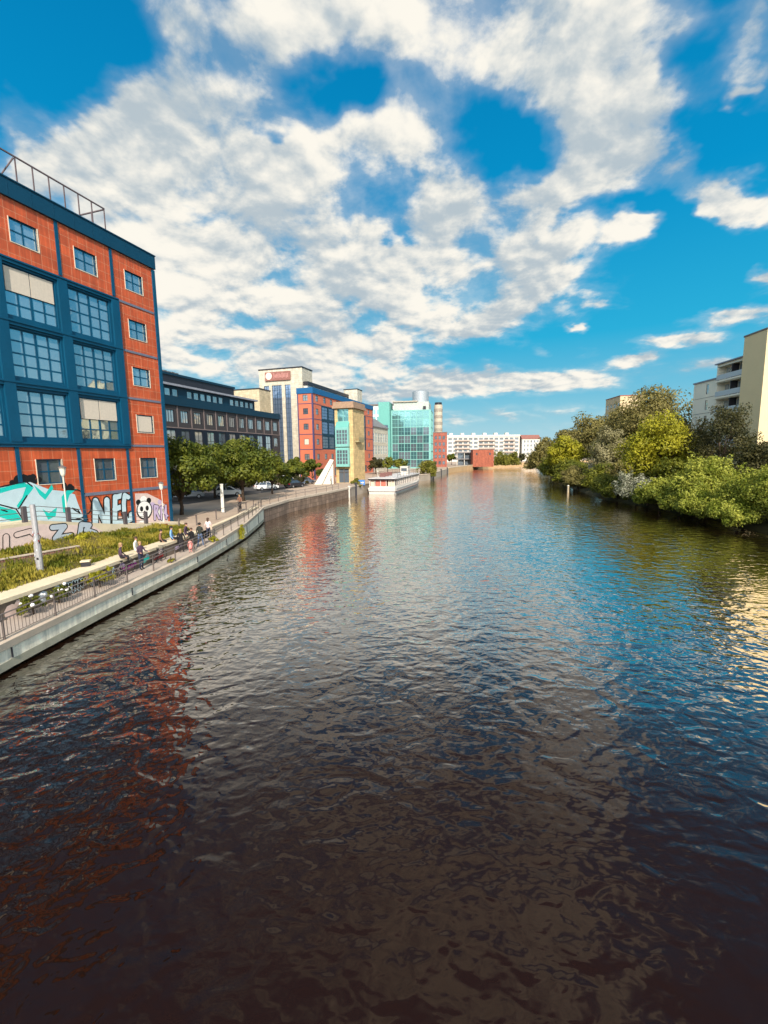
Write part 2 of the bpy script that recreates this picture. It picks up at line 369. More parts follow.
def window(parent, T, uc, zc, W, H, nx, ny, fm, pm, rec=.15, bar=.06, blind=0, face='S', fs=-1, major=None):
    """window part (frame and glazing bars) with its pane, and a blind where one is drawn"""
    key = (W, H, nx, ny, fm.name, pm.name, bar, blind)
    if key not in WC:
        fr = MB(); a = bar
        fr.box(-W/2, W/2, -.03, .05, -H/2, -H/2+a); fr.box(-W/2, W/2, -.03, .05, H/2-a, H/2)
        fr.box(-W/2, -W/2+a, -.03, .05, -H/2+a, H/2-a); fr.box(W/2-a, W/2, -.03, .05, -H/2+a, H/2-a)
        for i in range(1, nx):
            u = -W/2+W*i/nx; b = bar*(.95 if (nx == 4 and i == 2) else .62); fr.box(u-b, u+b, -.02, .045, -H/2+a, H/2-a)
        for j in range(1, ny):
            z = -H/2+H*j/ny; b = bar*.55
            for i in range(nx):
                fr.box(-W/2+W*i/nx+bar*.62, -W/2+W*(i+1)/nx-bar*.62, -.012, .04, z-b, z+b)
        pn = MB(); pn.box(-W/2+a, W/2-a, .012, .03, -H/2+a, H/2-a)
        bl = None
        if blind:
            bl = MB()
            nb = 2 if nx == 4 else 1
            for i in range(nb):
                l = -W/2+a+.02+(W-2*a)*i/nb; bl.box(l, l+(W-2*a)/nb-.06, -.075, -.045, H/2-a-(H-2*a)*blind, H/2-a)
        WC[key] = (fr.mesh('window', fm), pn.mesh('pane', pm), bl.mesh('blind', BLIND) if bl else None)
    a, b, c = WC[key]
    rot = 0 if face == 'S' else (-math.pi/2 if fs < 0 else math.pi/2)
    o = link('window', a, parent, T(uc, -rec, zc), rot)
    link('pane', b, o)
    if c: link('blind', c, o)
    return o
GA = R_(90-17.5)                       # the street grid of the left bank: local x runs away along the canal

# ================================================================== LEFT BANK: nearest building
C0 = (-20.12, 41.29, 0)
b1 = thing('office_building', 'orange tiled office block with blue steel window grid and graffiti along its base', 'building', C0, GA)
cols = [0, -4.3, -8.6, -12.8, -17.05, -21.3, -25.5]
rows = [5.3, 9.05, 13.0, 16.85, 20.7, 24.5]
holes, wins = [], []
for i in range(6):
    R0, L0 = cols[i], cols[i+1]
    for k in range(5):
        z0, z1 = rows[k], rows[k+1]
        if i == 0 or k in (0, 4):
            uc = R0-2.2; zc = (7.15 if k == 0 else 22.62 if k == 4 else z0+1.9); W, H = 1.74, (1.72 if k == 0 else 1.5)
            wins.append((uc, zc, W, H, 2, 2, 1.0 if (i == 0 and k == 1) else 0))
        else:
            uc = (R0+L0)/2-.02; zc = (z0+z1)/2-.02; W, H = 3.3, 3.12
            bl = .5 if (i, k) in ((2, 3), (1, 1), (4, 2)) else 0
            wins.append((uc, zc, W, H, 4, 4, bl))
        holes.append((uc-W/2, uc+W/2, zc-H/2, zc+H/2))
pick = lambda u, z: 1 if (u < -4.3 and 9.05 < z < 20.7) else 0
block(b1, 'wall', -25.5, 0, 0, 19, 1.2, 24.5, [ORANGE, BLUE, REVEAL], holes, [], depth=.22, pick=pick, mrev=1, cu=(-4.3,), cz=(9.05, 20.7))
for k, q in enumerate(wins):
    big = q[4] == 4
    o = window(b1, MS(0), q[0], q[1], q[2], q[3], q[4], q[5], BLUE, G_SKY if q[1] > 9 else G_DARK, .14, .085 if big else .075, q[6])
    if not big:      # cream surround of the small windows
        mb = MB(); W, H = q[2]/2, q[3]/2
        for bx in ((-W-.05, -W, -H, H), (W, W+.05, -H, H), (-W-.05, W+.05, -H-.05, -H)):
            mb.box(bx[0], bx[1], -.17, 0.0, bx[2], bx[3])
        mb.build('window_surround', REVEAL, o)
mb = MB()
for i, u in enumerate(cols[1:-1]):
    mb.box(u-.12, u+.12, -.06, 0, 1.5 if u > -9 else 6.5, 9.05); mb.box(u-.12, u+.12, -.06, 0, 20.9, 24.48)
    mb.box(u-.34, u+.34, -.16, 0, 9.16, 20.60)
mb.build('pilaster', BLUE, b1)
mb = MB()
for z in (5.3,): mb.box(-8.4, -.32, -.05, 0, z-.12, z+.12)
mb.build('panel_joint', GREYLINE, b1)
for z in rows[1:5]: mb = MB(); mb.box(-3.96, -.32, -.05, 0, z-.09, z+.09); mb.build('panel_joint', GREYLINE, b1)
mb = MB()
for z in rows[1:5]:
    mb.box(-25.5, -4.0, -.13, 0, z-.24, z+.10); mb.box(-25.5, -4.0, -.20, -.13, z-.04, z+.06)
mb.build('steel_beam', BLUE, b1)
mb = MB(); mb.box(-.22, .1, -.1, .3, 1.2, 24.4); mb.build('corner_column', BLUE, b1)
mb = MB(); mb.box(-25.6, .16, -.16, 19, 24.502, 25.58)
for k in range(18): mb.box(-.05-1.45*k, -.02-1.45*k, -.175, -.16, 24.55, 25.5)
mb.box(-25.65, .2, -.22, 19.05, 25.58, 25.66); mb.build('parapet', mat('parapet_steel', lin(2, 58, 82), .5, .15, .6), b1)
rl = MB()
for u in [-4.2-1.07*k for k in range(19)]:
    rl.box(u-.03, u+.03, .3, .37, 25.66, 27.42)
for u in (-10.6, -17.0):
    rl.tube([(u-.1, .34, 27.35), (u-.9, .9, 25.66)], .045, 6)
rl.box(-25, -4.16, .29, .38, 27.42, 27.5); rl.box(-4.24, -4.15, .38, 6, 27.36, 27.44)
for v in (1.6, 3.0, 4.4, 5.9): rl.box(-4.23, -4.17, v, v+.06, 25.66, 27.36)
rl.build('roof_railing', mat('grey_brown_rail', lin(96, 80, 80), .6), b1)

# graffiti, each stroke a little prouder than the last
class Spray:
    def __init__(s, T): s.mb = MB(); s.T = T; s.d = .006
    def stroke(s, pts, wd, m):
        n = Vector
        for a, b in zip(pts, pts[1:]):
            a2, b2 = n(a), n(b); e = (b2-a2)
            if e.length < 1e-4: continue
            e = e.normalized(); q = n((-e.y, e.x))*wd/2; s.d += .0002
            s.mb.poly([s.T(p.x, s.d, p.y) for p in (a2-q, b2-q, b2+q, a2+q)], m)
        for a in pts: s.disc(a, wd/2, m)
    def disc(s, c, r, m, k=12, ry=None):
        s.d += .0002; ry = ry or r
        s.mb.poly([s.T(c[0]+r*math.cos(2*math.pi*i/k), s.d, c[1]+ry*math.sin(2*math.pi*i/k)) for i in range(k)], m)
    def poly(s, pts, m):
        s.d += .0003; s.mb.poly([s.T(x, s.d, z) for x, z in pts], m)
    def letter(s, strokes, wd, fill, out, ow=.2):
        for st in strokes: s.stroke(st, wd+ow, out)
        s.d += .003
        for st in strokes: s.stroke(st, wd, fill)
        s.d += .003
PM = [BLACKP, PAINTW, PAINTT, PAINTP, PAINTG, PAINTR, PAINTM, PAINTK, WHITEP]
K, W_, T_, L_, G_, R__, M_, P_, H_ = range(9)
g = Spray(lambda u, d, z: (u, -d, z))           # letters N E C
g.poly([(-8.3, 2.2), (-4.6, 2.2), (-4.7, 3.0), (-6, 3.4), (-8.3, 3.2)], P_)
g.letter([[(-7.85, 2.5), (-7.6, 4.75)], [(-7.55, 4.6), (-6.85, 2.65)], [(-6.75, 2.7), (-6.62, 4.7)]], .46, W_, K, .22)
g.letter([[(-6.1, 2.75), (-5.85, 4.9)], [(-5.85, 4.85), (-5.2, 4.95)], [(-6.0, 3.9), (-5.45, 4.0)], [(-6.05, 2.8), (-5.4, 2.75)]], .42, W_, K, .22)
g.letter([[(-4.62, 4.75), (-4.95, 4.95), (-5.1, 4.3), (-5.15, 3.4), (-4.95, 2.75), (-4.55, 2.85), (-4.5, 3.3)]], .38, W_, K, .22)
g.mb.build('graffiti_lettering', PM, b1, clean=False)
g = Spray(lambda u, d, z: (u, -d, z))           # panda face and lilac letters by the corner
g.poly([(-4.0, 2.1), (-.45, 2.0), (-.5, 3.5), (-1.4, 4.3), (-2.6, 4.9), (-3.9, 5.0)], P_)
for k in range(16):
    g.disc((-3.7+random.random()*3.0, 2.3+random.random()*2.2), .18+random.random()*.25, random.choice((L_, L_, H_, P_, L_)), 9)
g.disc((-3.62, 4.2), .26, K); g.disc((-2.5, 4.25), .26, K); g.disc((-3.05, 3.45), .86, K, 18, .84); g.d += .002
g.disc((-3.05, 3.5), .74, H_, 18, .74); g.disc((-3.35, 3.6), .18, K, 10, .24); g.disc((-2.75, 3.6), .18, K, 10, .24)
g.disc((-3.05, 3.3), .11, K); g.stroke([(-3.25, 3.08), (-3.05, 3.0), (-2.85, 3.08)], .05, K)
g.letter([[(-2.0, 2.5), (-1.9, 3.7), (-1.55, 3.6), (-1.75, 3.1), (-1.5, 2.5)]], .22, L_, K, .12)
g.letter([[(-1.25, 2.4), (-1.2, 3.5), (-.95, 3.4)], [(-1.2, 3.0), (-.95, 3.0)]], .2, L_, K, .12)
g.letter([[(-.7, 2.4), (-.62, 3.6), (-.85, 2.9), (-.5, 2.6)]], .18, L_, K, .12)
g.mb.build('graffiti_panda', PM, b1, clean=False)
g = Spray(lambda u, d, z: (u, -d, z))           # the big pale throw-up with turquoise edges
for k in range(12): g.disc((-13.3+k*.14+random.random()*.2, 6.5+random.random()*.35), .16+random.random()*.14, K, 8)
for k in range(6): g.disc((-9.95+random.random()*.6, 5.85+random.random()*.3), .14+random.random()*.1, K, 8)
g.poly([(-19, 3.2), (-8.75, 3.0), (-8.75, 3.8), (-9.0, 4.6), (-9.2, 5.4), (-10, 5.7), (-11, 5.9), (-12.2, 6.5), (-13.5, 6.3), (-15.5, 6.2), (-17.5, 6.1), (-19, 5.4)], W_)
g.poly([(-14.9, 6.05), (-12.55, 6.5), (-12.3, 6.2), (-13.2, 6.1), (-14.9, 5.7)], T_)
g.poly([(-12.4, 6.4), (-12.0, 6.1), (-12.7, 5.3), (-13.1, 4.8), (-13.2, 5.0), (-12.8, 5.5)], T_)
g.poly([(-15.2, 5.0), (-14.2, 5.1), (-13.3, 4.7), (-12.9, 3.9), (-13.1, 3.7), (-13.7, 4.1), (-14.4, 4.5), (-15.2, 4.6)], T_)
g.poly([(-12.0, 6.3), (-11.3, 5.6), (-10.8, 6.25), (-10.7, 5.95), (-11.35, 5.2), (-11.7, 5.6)], T_)
g.poly([(-11.6, 4.6), (-11.2, 4.25), (-10.6, 4.6), (-10.75, 4.0), (-11.3, 3.8)], T_)
g.poly([(-10.2, 5.3), (-9.75, 5.75), (-8.95, 5.8), (-9.6, 5.4), (-9.95, 4.6), (-9.85, 3.9), (-10.2, 4.2)], T_)
for st in ([(-14.9, 6.12), (-12.5, 6.58), (-12.1, 6.2)], [(-15.2, 5.1), (-14.2, 5.2), (-13.25, 4.8), (-12.85, 3.9)], [(-14.1, 4.85), (-13.8, 4.7)], [(-13.1, 4.8), (-12.5, 5.6)],
           [(-9.9, 5.8), (-8.9, 5.7), (-8.15, 5.2), (-7.95, 4.6), (-8.1, 4.0), (-8.7, 3.6), (-9.3, 3.55)], [(-9.7, 3.6), (-8.9, 3.45), (-8.1, 3.0)],
           [(-9.5, 4.4), (-9.1, 4.25), (-8.95, 3.95), (-9.4, 4.3)], [(-18.6, 5.6), (-16.8, 6.25), (-15.8, 5.6), (-16.2, 4.3), (-17.6, 4.0)]):
    g.stroke(st, .09, K)
g.poly([(-8.75, 3.7), (-8.45, 3.95), (-8.35, 3.3), (-8.9, 3.6)], K)
g.mb.build('graffiti_throw_up', PM, b1, clean=False)

# ramp along the foot of the building, its railing and tag
rp = thing('loading_ramp', 'pale concrete ramp rising along the base of the tiled office block', 'ramp', C0, GA)
prof = [(-26, 1.2), (-26, 4.2), (-13.0, 4.05), (-6.2, 2.72), (-.6, 2.12), (-.6, 1.2)]
mb = MB(); mb.prism(prof, -1.9, -.14, T=lambda x, z, y: (x, y, z)); mb.build('ramp_body', LEDGE, rp, clean=True)
def ramp_z(u): return 4.2 if u < -26 else 4.2-.15*(u+26)/13 if u < -13 else 4.05-(u+13)*1.33/6.8 if u < -6.2 else 2.72-(u+6.2)*.6/5.6
g = Spray(lambda u, d, z: (u, -1.9-d, z))
g.poly([(-25, 2.2), (-9.0, 2.2), (-8.6, 2.5), (-9.6, 3.2), (-13.2, 3.85), (-25, 4.0)], P_)
g.letter([[(-12.4, 3.5), (-11.6, 3.45), (-12.3, 2.75), (-11.2, 2.75)]], .34, G_, K, .14)
g.letter([[(-10.6, 2.6), (-10.4, 3.4), (-9.8, 3.25), (-10.1, 2.95), (-9.4, 2.6)]], .34, G_, K, .14)
g.letter([[(-14.6, 3.4), (-13.8, 3.5), (-13.4, 3.0), (-13.5, 2.3)], [(-15.3, 2.4), (-15.2, 3.4)]], .3, P_, K, .1)
g.letter([[(-18.0, 2.5), (-17.6, 3.6), (-17.0, 2.6)], [(-16.6, 2.5), (-16.2, 3.5)]], .35, G_, K, .1)
g.mb.build('graffiti_tag', PM, rp, clean=False)
g = Spray(lambda u, d, z: (u, -1.9-d, z)); g.poly([(-3.9, 2.0), (-3.75, 2.28), (-3.1, 2.3), (-2.5, 2.24), (-2.55, 1.98)], R__)
g.stroke([(-3.6, 2.05), (-3.4, 2.2), (-3.2, 2.08)], .04, W_)
g.mb.build('graffiti_tag', PM, rp, clean=False); g = Spray(lambda u, d, z: (u, -1.9-d, z)); g.stroke([(-6.8, 2.3), (-6.4, 2.42), (-6.0, 2.3), (-5.6, 2.4), (-5.2, 2.26)], .05, L_)
g.mb.build('graffiti_tag', PM, rp, clean=False)
for u in (-4.6, -6.6, -11.1, -13.9, -17, -20.2, -23.4):
    mb = MB(); z = ramp_z(u); mb.box(u-.12, u+.12, -1.8, -1.6, z-.02, z+1.02); mb.build('railing_post', mat('dark_post', lin(82, 74, 76), .6) if u == -4.6 else bpy.data.materials['dark_post'], rp)
for h in (.3, .62, .94):
    mb = MB(); us = [-24, -20, -17, -13.9, -13, -11.1, -9, -6.6, -6.2, -4.6]
    mb.tube([(u, -1.7, ramp_z(u)+h) for u in us], .022, 6); mb.build('rail', STEEL, rp)

# ================================================================== dark office block behind the street trees
b2 = thing('office_building', 'long dark slate office block with teal band and set-back roof storey', 'building', (-24.3, 105, 0), GA)
n2_ = 14; bw = 3.2
hs_, ws_ = [], []
for i in range(n2_):
    uc = -bw*(i+.5)-.15
    hs_.append((uc-.85, uc+.85, 13.75, 15.75)); ws_.append((uc, 14.75, 1.7, 2.0, 3, 1, G_PALE))
    if i == 0:
        for zc in (11.2, 8.0): hs_.append((uc-.85, uc+.85, zc-1, zc+1)); ws_.append((uc, zc, 1.7, 2.0, 3, 1, G_PALE))
    else:
        hs_.append((uc-1.0, uc+1.0, 6.0, 12.5)); ws_.append((uc, 9.25, 2.0, 6.5, 2, 4, G_PALE if i % 3 else G_DARK))
    hs_.append((uc-.9, uc+.9, 2.4, 4.9)); ws_.append((uc, 3.65, 1.8, 2.5, 2, 1, G_DARK))
hF = [(y-.85, y+.85, z-1, z+1) for y in (2.4, 6, 9.6) for z in (14.75, 11.2, 8, 4)]
block(b2, 'wall', -bw*n2_-.3, 0, 0, 14, 1.2, 16.5, [SLATE, INK], hs_, hF, pick=lambda u, z: 1 if (z < 12.95 and u < -3.35) else 0, mrev=1, cu=(-3.35,), cz=(12.95,))
for q in ws_: window(b2, MS(0), q[0], q[1], q[2], q[3], q[4], q[5], DARK, q[6], .12, .07)
for y in (2.4, 6, 9.6):
    for z in (14.75, 11.2, 8, 4): window(b2, MF(0), y, z, 1.7, 2.0, 3, 1, DARK, G_PALE, .12, .07, face='F')
mb = MB()
for i in range(n2_+1): u = -bw*i-.15; mb.box(u-.1, u+.1, -.07, 0, 13.0, 16.45)
mb.box(-bw*n2_-.3, 0, -.05, 0, 12.82, 12.98); mb.build('stone_strip', mat('strip', lin(120, 104, 100), .7), b2)
mb = MB(); mb.box(-bw*n2_-.3, .1, -.3, 14, 16.502, 17.7); mb.build('teal_band', NAVY, b2)
hs_ = []
for i in range(22):
    uc = -7.5-1.72*i
    if i not in (5, 12): hs_.append((uc-.65, uc+.65, 18.35, 19.6))
block(b2, 'roof_storey', -bw*n2_, -6.4, 2.2, 12, 17.702, 20.0, [NAVY], hs_)
for h in hs_: window(b2, MS(2.2), (h[0]+h[1])/2, 18.975, 1.3, 1.25, 1, 1, DARK, G_PALE, .1, .07)
mb = MB(); mb.box(-bw*n2_, -6.1, 1.5, 12.5, 20.002, 20.35); mb.build('roof_edge', mat('pale_edge', lin(140, 140, 148), .5), b2)
mb = MB(); mb.box(-bw*n2_, -11.6, 3.6, 12, 20.352, 22.1); mb.build('plant_storey', DARK, b2)
mb = MB(); mb.box(-bw*n2_, -11.4, 3.4, 12.4, 22.102, 22.5); mb.build('roof', NAVY, b2)
mb = MB()
for i in range(7): mb.box(-27-.9*i, -26.3-.9*i, 4.4, 5.9, 22.502, 22.9+.05*(i % 2))
mb.build('roof_units', STEEL, b2)
mb = MB(); mb.tube([(-33, 2.9, 20.35), (-33, 2.9, 22.4), (-33.3, 2.9, 22.6)], .06, 6); mb.build('vent_pipe', STEEL, b2)

# small cream stair tower rising between the two
b3 = thing('stair_tower', 'plain cream stone stair tower rising behind the dark office block', 'building', (-30.5, 112, 0), GA)
block(b3, 'wall', 0, 5, 0, 9, 1.2, 24.6, [BEIGE]); mb = MB(); mb.box(-.12, 5.12, -.12, 9.1, 24.602, 24.85); mb.build('roof', DARK, b3)

# ================================================================== cream tower with the sign
b4 = thing('hotel_tower', 'tall cream stone tower with three dark glass strips and a brown roof sign', 'building', (-21.4, 121.2, 0), GA)
hF = [(3.6+.0, 5.3, 4.5, 27.2), (6.3, 9.3, 4.5, 27.2), (10.2, 11.8, 4.5, 27.2)]
block(b4, 'wall', 0, 6, 0, 13.2, 1.2, 31.4, [CREAM], [], hF, depth=.3)
for h in hF: window(b4, MF(0), (h[0]+h[1])/2, 15.85, h[1]-h[0], 22.7, 2 if h[1]-h[0] < 2 else 4, 18, DARK if h[0] > 9 else NAVY, G_BLUE, .2, .07, face='F')
mb = MB(); mb.box(-.12, 6.12, -.12, 13.3, 31.402, 31.7); mb.build('roof', DARK, b4)
sg = MB(); sg.box(-.35, 0, 3.4, 11.1, 28.4, 30.7); sign = sg.build('sign', mat('sign_brown', lin(140, 92, 82), .6), b4)
mb = MB(); mb.prism([(9.9+.95*math.cos(a*math.pi/10), 29.65+.95*math.sin(a*math.pi/10)) for a in range(20)], -.42, -.352, T=lambda y, z, x: (x, y, z)); mb.build('sign_disc', mat('disc', lin(228, 206, 190), .6), sign)
mb = MB()     # the word on the sign is a blur in the photograph: a row of upright strokes with soft uneven heights
for k in range(11): h = .55+.18*((k*7) % 3 == 0); y = 8.3-.42*k; mb.box(-.39, -.352, y-.13, y+.13, 29.65-h, 29.65+h-.2*((k*5) % 4 == 1))
mb.build('sign_lettering', mat('sign_pink', lin(176, 124, 116), .6), sign)

# ================================================================== second orange building (behind the yellow tower)
b5 = thing('office_building', 'orange panelled office block with bright blue roof band behind the yellow stone tower', 'building', (-17.7, 114, 0), GA)
zr = [5.8, 9.65, 13.5, 17.35, 21.2, 24.0]
hs_, hF, ws5 = [], [], []
for k in range(5):
    zc = (zr[k]+min(zr[k+1], zr[k]+3.85))/2
    hF.append((1.35, 2.75, zc-.75, zc+.75)); ws5.append(('F', 2.05, zc, 1.4, 1.5, 2, 2, G_DARK if k in (2, 3) else G_PALE, 1.0 if k == 1 else 0))
    for u in (2.4, 42.5): hs_.append((u-.7, u+.7, zc-.75, zc+.75)); ws5.append(('S', u, zc, 1.4, 1.5, 2, 2, G_PALE, 0))
    for j in range(8):
        u = 7.1+4.3*j
        if k in (0, 4):
            hs_.append((u-.7, u+.7, zc-.75, zc+.75)); ws5.append(('S', u, zc, 1.4, 1.5, 2, 2, G_PALE, 0))
        else:
            hs_.append((u-1.7, u+1.7, zc-1.6, zc+1.6)); ws5.append(('S', u, zc, 3.4, 3.2, 4, 4, G_BLUE if k > 1 else G_DARK, 0))
for j in range(10):
    u = 4.5+4.3*j; hs_.append((u-.8, u+.8, 2.4, 4.6)); ws5.append(('S', u, 3.5, 1.6, 2.2, 2, 2, G_DARK, 0))
block(b5, 'wall', 0, 47, 0, 4.3, 1.2, 23.7, [ORANGE2, NAVY], hs_, hF, pick=lambda u, z: 1 if (4.9 < u < 39.5 and 9.65 < z < 21.2) else 0, mrev=1, cu=(4.9, 39.5), cz=(9.65, 21.2))
for q in ws5:
    window(b5, MS(0) if q[0] == 'S' else MF(0), q[1], q[2], q[3], q[4], q[5], q[6], NAVY, q[7], .1, .07, q[8], face=q[0])
for z in zr[:5]:
    for q in ((-.05, 0, .3, 4.02), (.3, 4.9, -.05, 0), (39.5, 46.7, -.05, 0)): mb = MB(); mb.box(*q, z-.08, z+.08); mb.build('panel_joint', PLUM, b5)
mb = MB(); mb.box(-.08, .3, -.08, .3, 1.2, 23.69); mb.build('corner_column', PLUM, b5)
mb = MB(); mb.box(-.08, 0, 4.02, 4.32, 1.2, 23.69); mb.build('corner_column', PLUM, b5); mb = MB(); mb.box(46.7, 47.05, -.08, .3, 1.2, 23.69); mb.build('corner_column', PLUM, b5)
mb = MB(); mb.box(-.2, 47.2, -.2, 4.4, 23.702, 25.1); mb.build('roof_band', BRIGHTBLUE, b5)
block(b5, 'roof_storey', 6.5, 35, 4.6, 14, 20, 26.9, [WHITE], [])
mb = MB(); mb.box(6.2, 35.2, 4.2, 14.2, 26.902, 27.8); mb.build('roof', DARK, b5)
lt = block(b5, 'lift_tower', 35.3, 39.8, 1.2, 6.0, 25.102, 29.4, [CREAM])
mb = MB(); mb.box(35.2, 39.9, 1.1, 6.1, 29.402, 29.65); mb.build('roof', DARK, lt)

# ================================================================== yellow stone tower with turquoise bay windows
b6 = thing('stone_tower', 'yellow stone tower with turquoise bay windows standing on the quay', 'building', (-6.6, 98.6, 0), GA)
hF = [(1.0, 3.7, 15.4, 18.2), (1.2, 3.6, 1.9, 5.0)]
block(b6, 'wall', 0, 7.3, 0, 4.3, 1.2, 18.3, [YELLOW, PALETEAL], [], hF, depth=.6)
window(b6, MF(0), 2.35, 16.8, 2.7, 2.8, 2, 1, PALETEAL, G_TEAL, .25, .12, face='F')
mb = MB(); mb.box(.1, .55, 1.2, 3.6, 1.9, 5.0, 0); mb.build('door', G_DARK, b6)
mb = MB(); mb.box(-.02, .12, 2.3, 2.5, 1.9, 5.0, 0); mb.box(-.02, .12, 1.2, 3.6, 4.2, 4.32, 0); mb.build('door_frame', STEEL, b6)
mb = MB(); mb.box(-.5, 7.6, -.45, 4.7, 18.302, 18.9); mb.box(-.25, 7.4, -.25, 4.55, 18.902, 19.7)
mb.build('cornice', mat('brown_cornice', lin(158, 128, 104), .7), b6)
for zc in (12.0, 7.6):
    mb = MB(); mb.box(-.9, 0, .8, 3.9, zc-2.1, zc-1.6); mb.box(-.9, 0, .8, 3.9, zc+1.6, zc+2.1); mb.box(-.9, 0, .8, 1.0, zc-1.6, zc+1.6); mb.box(-.9, 0, 3.7, 3.9, zc-1.6, zc+1.6)
    bay = mb.build('bay_window', PALETEAL, b6)
    window(b6, MF(-.9), 2.35, zc, 2.7, 3.2, 4, 4, PALETEAL, G_DARK, .06, .09, face='F')
mb = MB(); mb.prism([(-.9, 14.1), (0, 14.1), (0, 15.4)], .8, 3.9, T=lambda x, z, y: (x, y, z)); mb.build('bay_roof', TEAL, b6)
mb = MB(); mb.box(1.2, 4.6, -.9, 0, 10.9, 11.25); mb.box(1.2, 4.6, -.95, -.88, 11.25, 12.0); mb.build('balcony', mat('balcony_stone', lin(150, 138, 104), .7), b6)

# slanted white monument beside it
mo = thing('slanted_monument', 'white slanted concrete slab propped on a triangular panel beside the yellow tower', 'monument', (-14.4, 95.4, 1.85), R_(8))
mb = MB(); mb.prism([(-.6, 0), (1.0, 0), (3.7, 5.2), (2.9, 5.4)], -.7, .7, T=lambda x, z, y: (x, y, z)); mb.build('slab', WHITE, mo)
mb = MB(); mb.prism([(1.1, 0), (3.55, 0), (3.55, 4.8)], -.25, .25, T=lambda x, z, y: (x, y, z)); mb.build('panel', WHITE, mo)
mb = MB(); mb.box(3.57, 3.9, -.5, .5, 0, 5.1); mb.build('prop', mat('brown_prop', lin(120, 92, 78), .7), mo)

# ================================================================== pale hall, glass building, brick block
b7 = thing('hall', 'pale stone hall with gridded facade and grey pitched roof beside the glass building', 'building', (-4.2, 163, 0), GA)
hs_ = [(1+3.2*i, 3.6+3.2*i, z, z+3.4) for i in range(6) for z in (3.6, 8.2, 12.8)]
block(b7, 'wall', 0, 20.5, 0, 12, 1.2, 18.3, [CREAM], hs_, [], depth=.15)
for h in hs_: window(b7, MS(0), (h[0]+h[1])/2, h[2]+1.7, 2.6, 3.4, 3, 3, WHITE, G_PALE, .08, .09)
mb = MB(); mb.prism([(-.4, 18.302), (12.4, 18.302), (12.4, 18.6), (5, 22.4), (-.4, 18.6)], -.4, 20.9, T=lambda y, z, x: (x, y, z)); mb.build('roof', mat('slate_roof', lin(112, 108, 108), .6), b7)

GB = R_(80)
b8 = thing('glass_building', 'turquoise glass office building with white window grid and round roof drum', 'building', (21.0, 196, 0), GB)
hF = []
for i in range(6):
    for k in range(7): hF.append((.75+2.75*i, 3.4+2.75*i, 2.3+3.55*k, 5.7+3.55*k))
hs_ = [(1+3*i, 3.4+3*i, 2.4+3.55*k, 5.6+3.55*k) for i in range(5) for k in range(7)]
block(b8, 'wall', 0, 17, 0, 17.6, 1.2, 27.4, [PALETEAL], hs_, hF, depth=.12)
for h in hF:
    k = round((h[2]-2.3)/3.55); window(b8, MF(0), (h[0]+h[1])/2, (h[2]+h[3])/2, 2.65, 3.4, 2, 2, PALETEAL, G_TEAL if k > 4 or (h[0] > 12 and k > 2) else G_SEA if (k+int(h[0])) % 2 else G_DARK, .06, .06, face='F')
for h in hs_: window(b8, MS(0), (h[0]+h[1])/2, (h[2]+h[3])/2, 2.4, 3.2, 2, 2, PALETEAL, G_TEAL, .08, .09)
block(b8, 'stair_wing', -3.5, 6, 17.7, 22.6, 1.2, 30.8, [TEAL], [], [(18.4, 21.2, 3, 7), (18.4, 21.2, 8, 12), (18.4, 21.2, 13, 21)], depth=.2)
for z0, z1 in ((3, 7), (8, 12), (13, 21)): window(b8, MF(-3.5), 19.8, (z0+z1)/2, 2.8, z1-z0, 2, 2, TEAL, G_BLUE, .1, .1, face='F')
mb = MB(); mb.box(1.5, 16, 1.0, 16.5, 27.402, 31.0); mb.build('roof_storey', mat('pale_cladding', lin(172, 178, 170), .6), b8)
mb = MB(); mb.box(.9, 16.4, 6.0, 17, 31.002, 31.5); mb.build('roof', mat('tan_roof', lin(168, 156, 140), .7), b8)
mb = MB(); mb.prism([(8+4.2*math.cos(a*math.pi/16), 5.2+3.7*math.sin(a*math.pi/16)) for a in range(32)], 31.002, 36.0)
mb.build('roof_drum', mat('drum_metal', lin(168, 172, 176), .35, .12, metal=.4), b8)
mb = MB(); mb.box(.5, .9, 2.2, 3.4, 27.402, 29); mb.build('roof_unit', DARK, b8)
b9 = thing('office_slab', 'pale glazed office slab rising behind the hall and the glass building', 'building', (10, 232, 0), GB)
hF = [(1+3.2*i, 3.8+3.2*i, 18+3.6*k, 20.6+3.6*k) for i in range(8) for k in range(4)]
block(b9, 'wall', 0, 12, 0, 27, 1.2, 33.5, [mat('slab_white', lin(208, 208, 200), .6)], [], hF, depth=.12)
for h in hF: window(b9, MF(0), (h[0]+h[1])/2, (h[2]+h[3])/2, 2.8, 2.6, 2, 1, WHITE, G_TEAL, .08, .1, face='F')
mb = MB(); mb.box(-.5, 12, -.5, 27.5, 33.502, 34.2); mb.build('roof', STEEL, b9)
b10 = thing('round_tower', 'beige rounded tower with curved balcony bands behind the glass building', 'building', (28.6, 231, 0), 0)
arc = lambda r, cx=0, cy=0: [(cx+r*math.cos(a*math.pi/14), cy+r*math.sin(a*math.pi/14)) for a in range(28)]
mb = MB(); mb.prism(arc(2.1), 1.2, 33.0); mb.build('wall', mat('beige_render', lin(186, 172, 152), .7), b10)
mb = MB()
for k in range(9): mb.prism(arc(2.2), 3.2+3.3*k, 4.7+3.3*k)
mb.build('window_band', mat('band_grey', lin(150, 138, 124), .5), b10); mb = MB(); mb.prism(arc(1.8), 33.002, 34.2); mb.build('roof', DARK, b10)
b11 = thing('brick_house', 'narrow red brick house with flat roof next to the glass building', 'building', (30.6, 213, 0), R_(82))
hF = [(1+1.9*i, 2.1+1.9*i, 3+3*k, 4.6+3*k) for i in range(3) for k in range(5)]
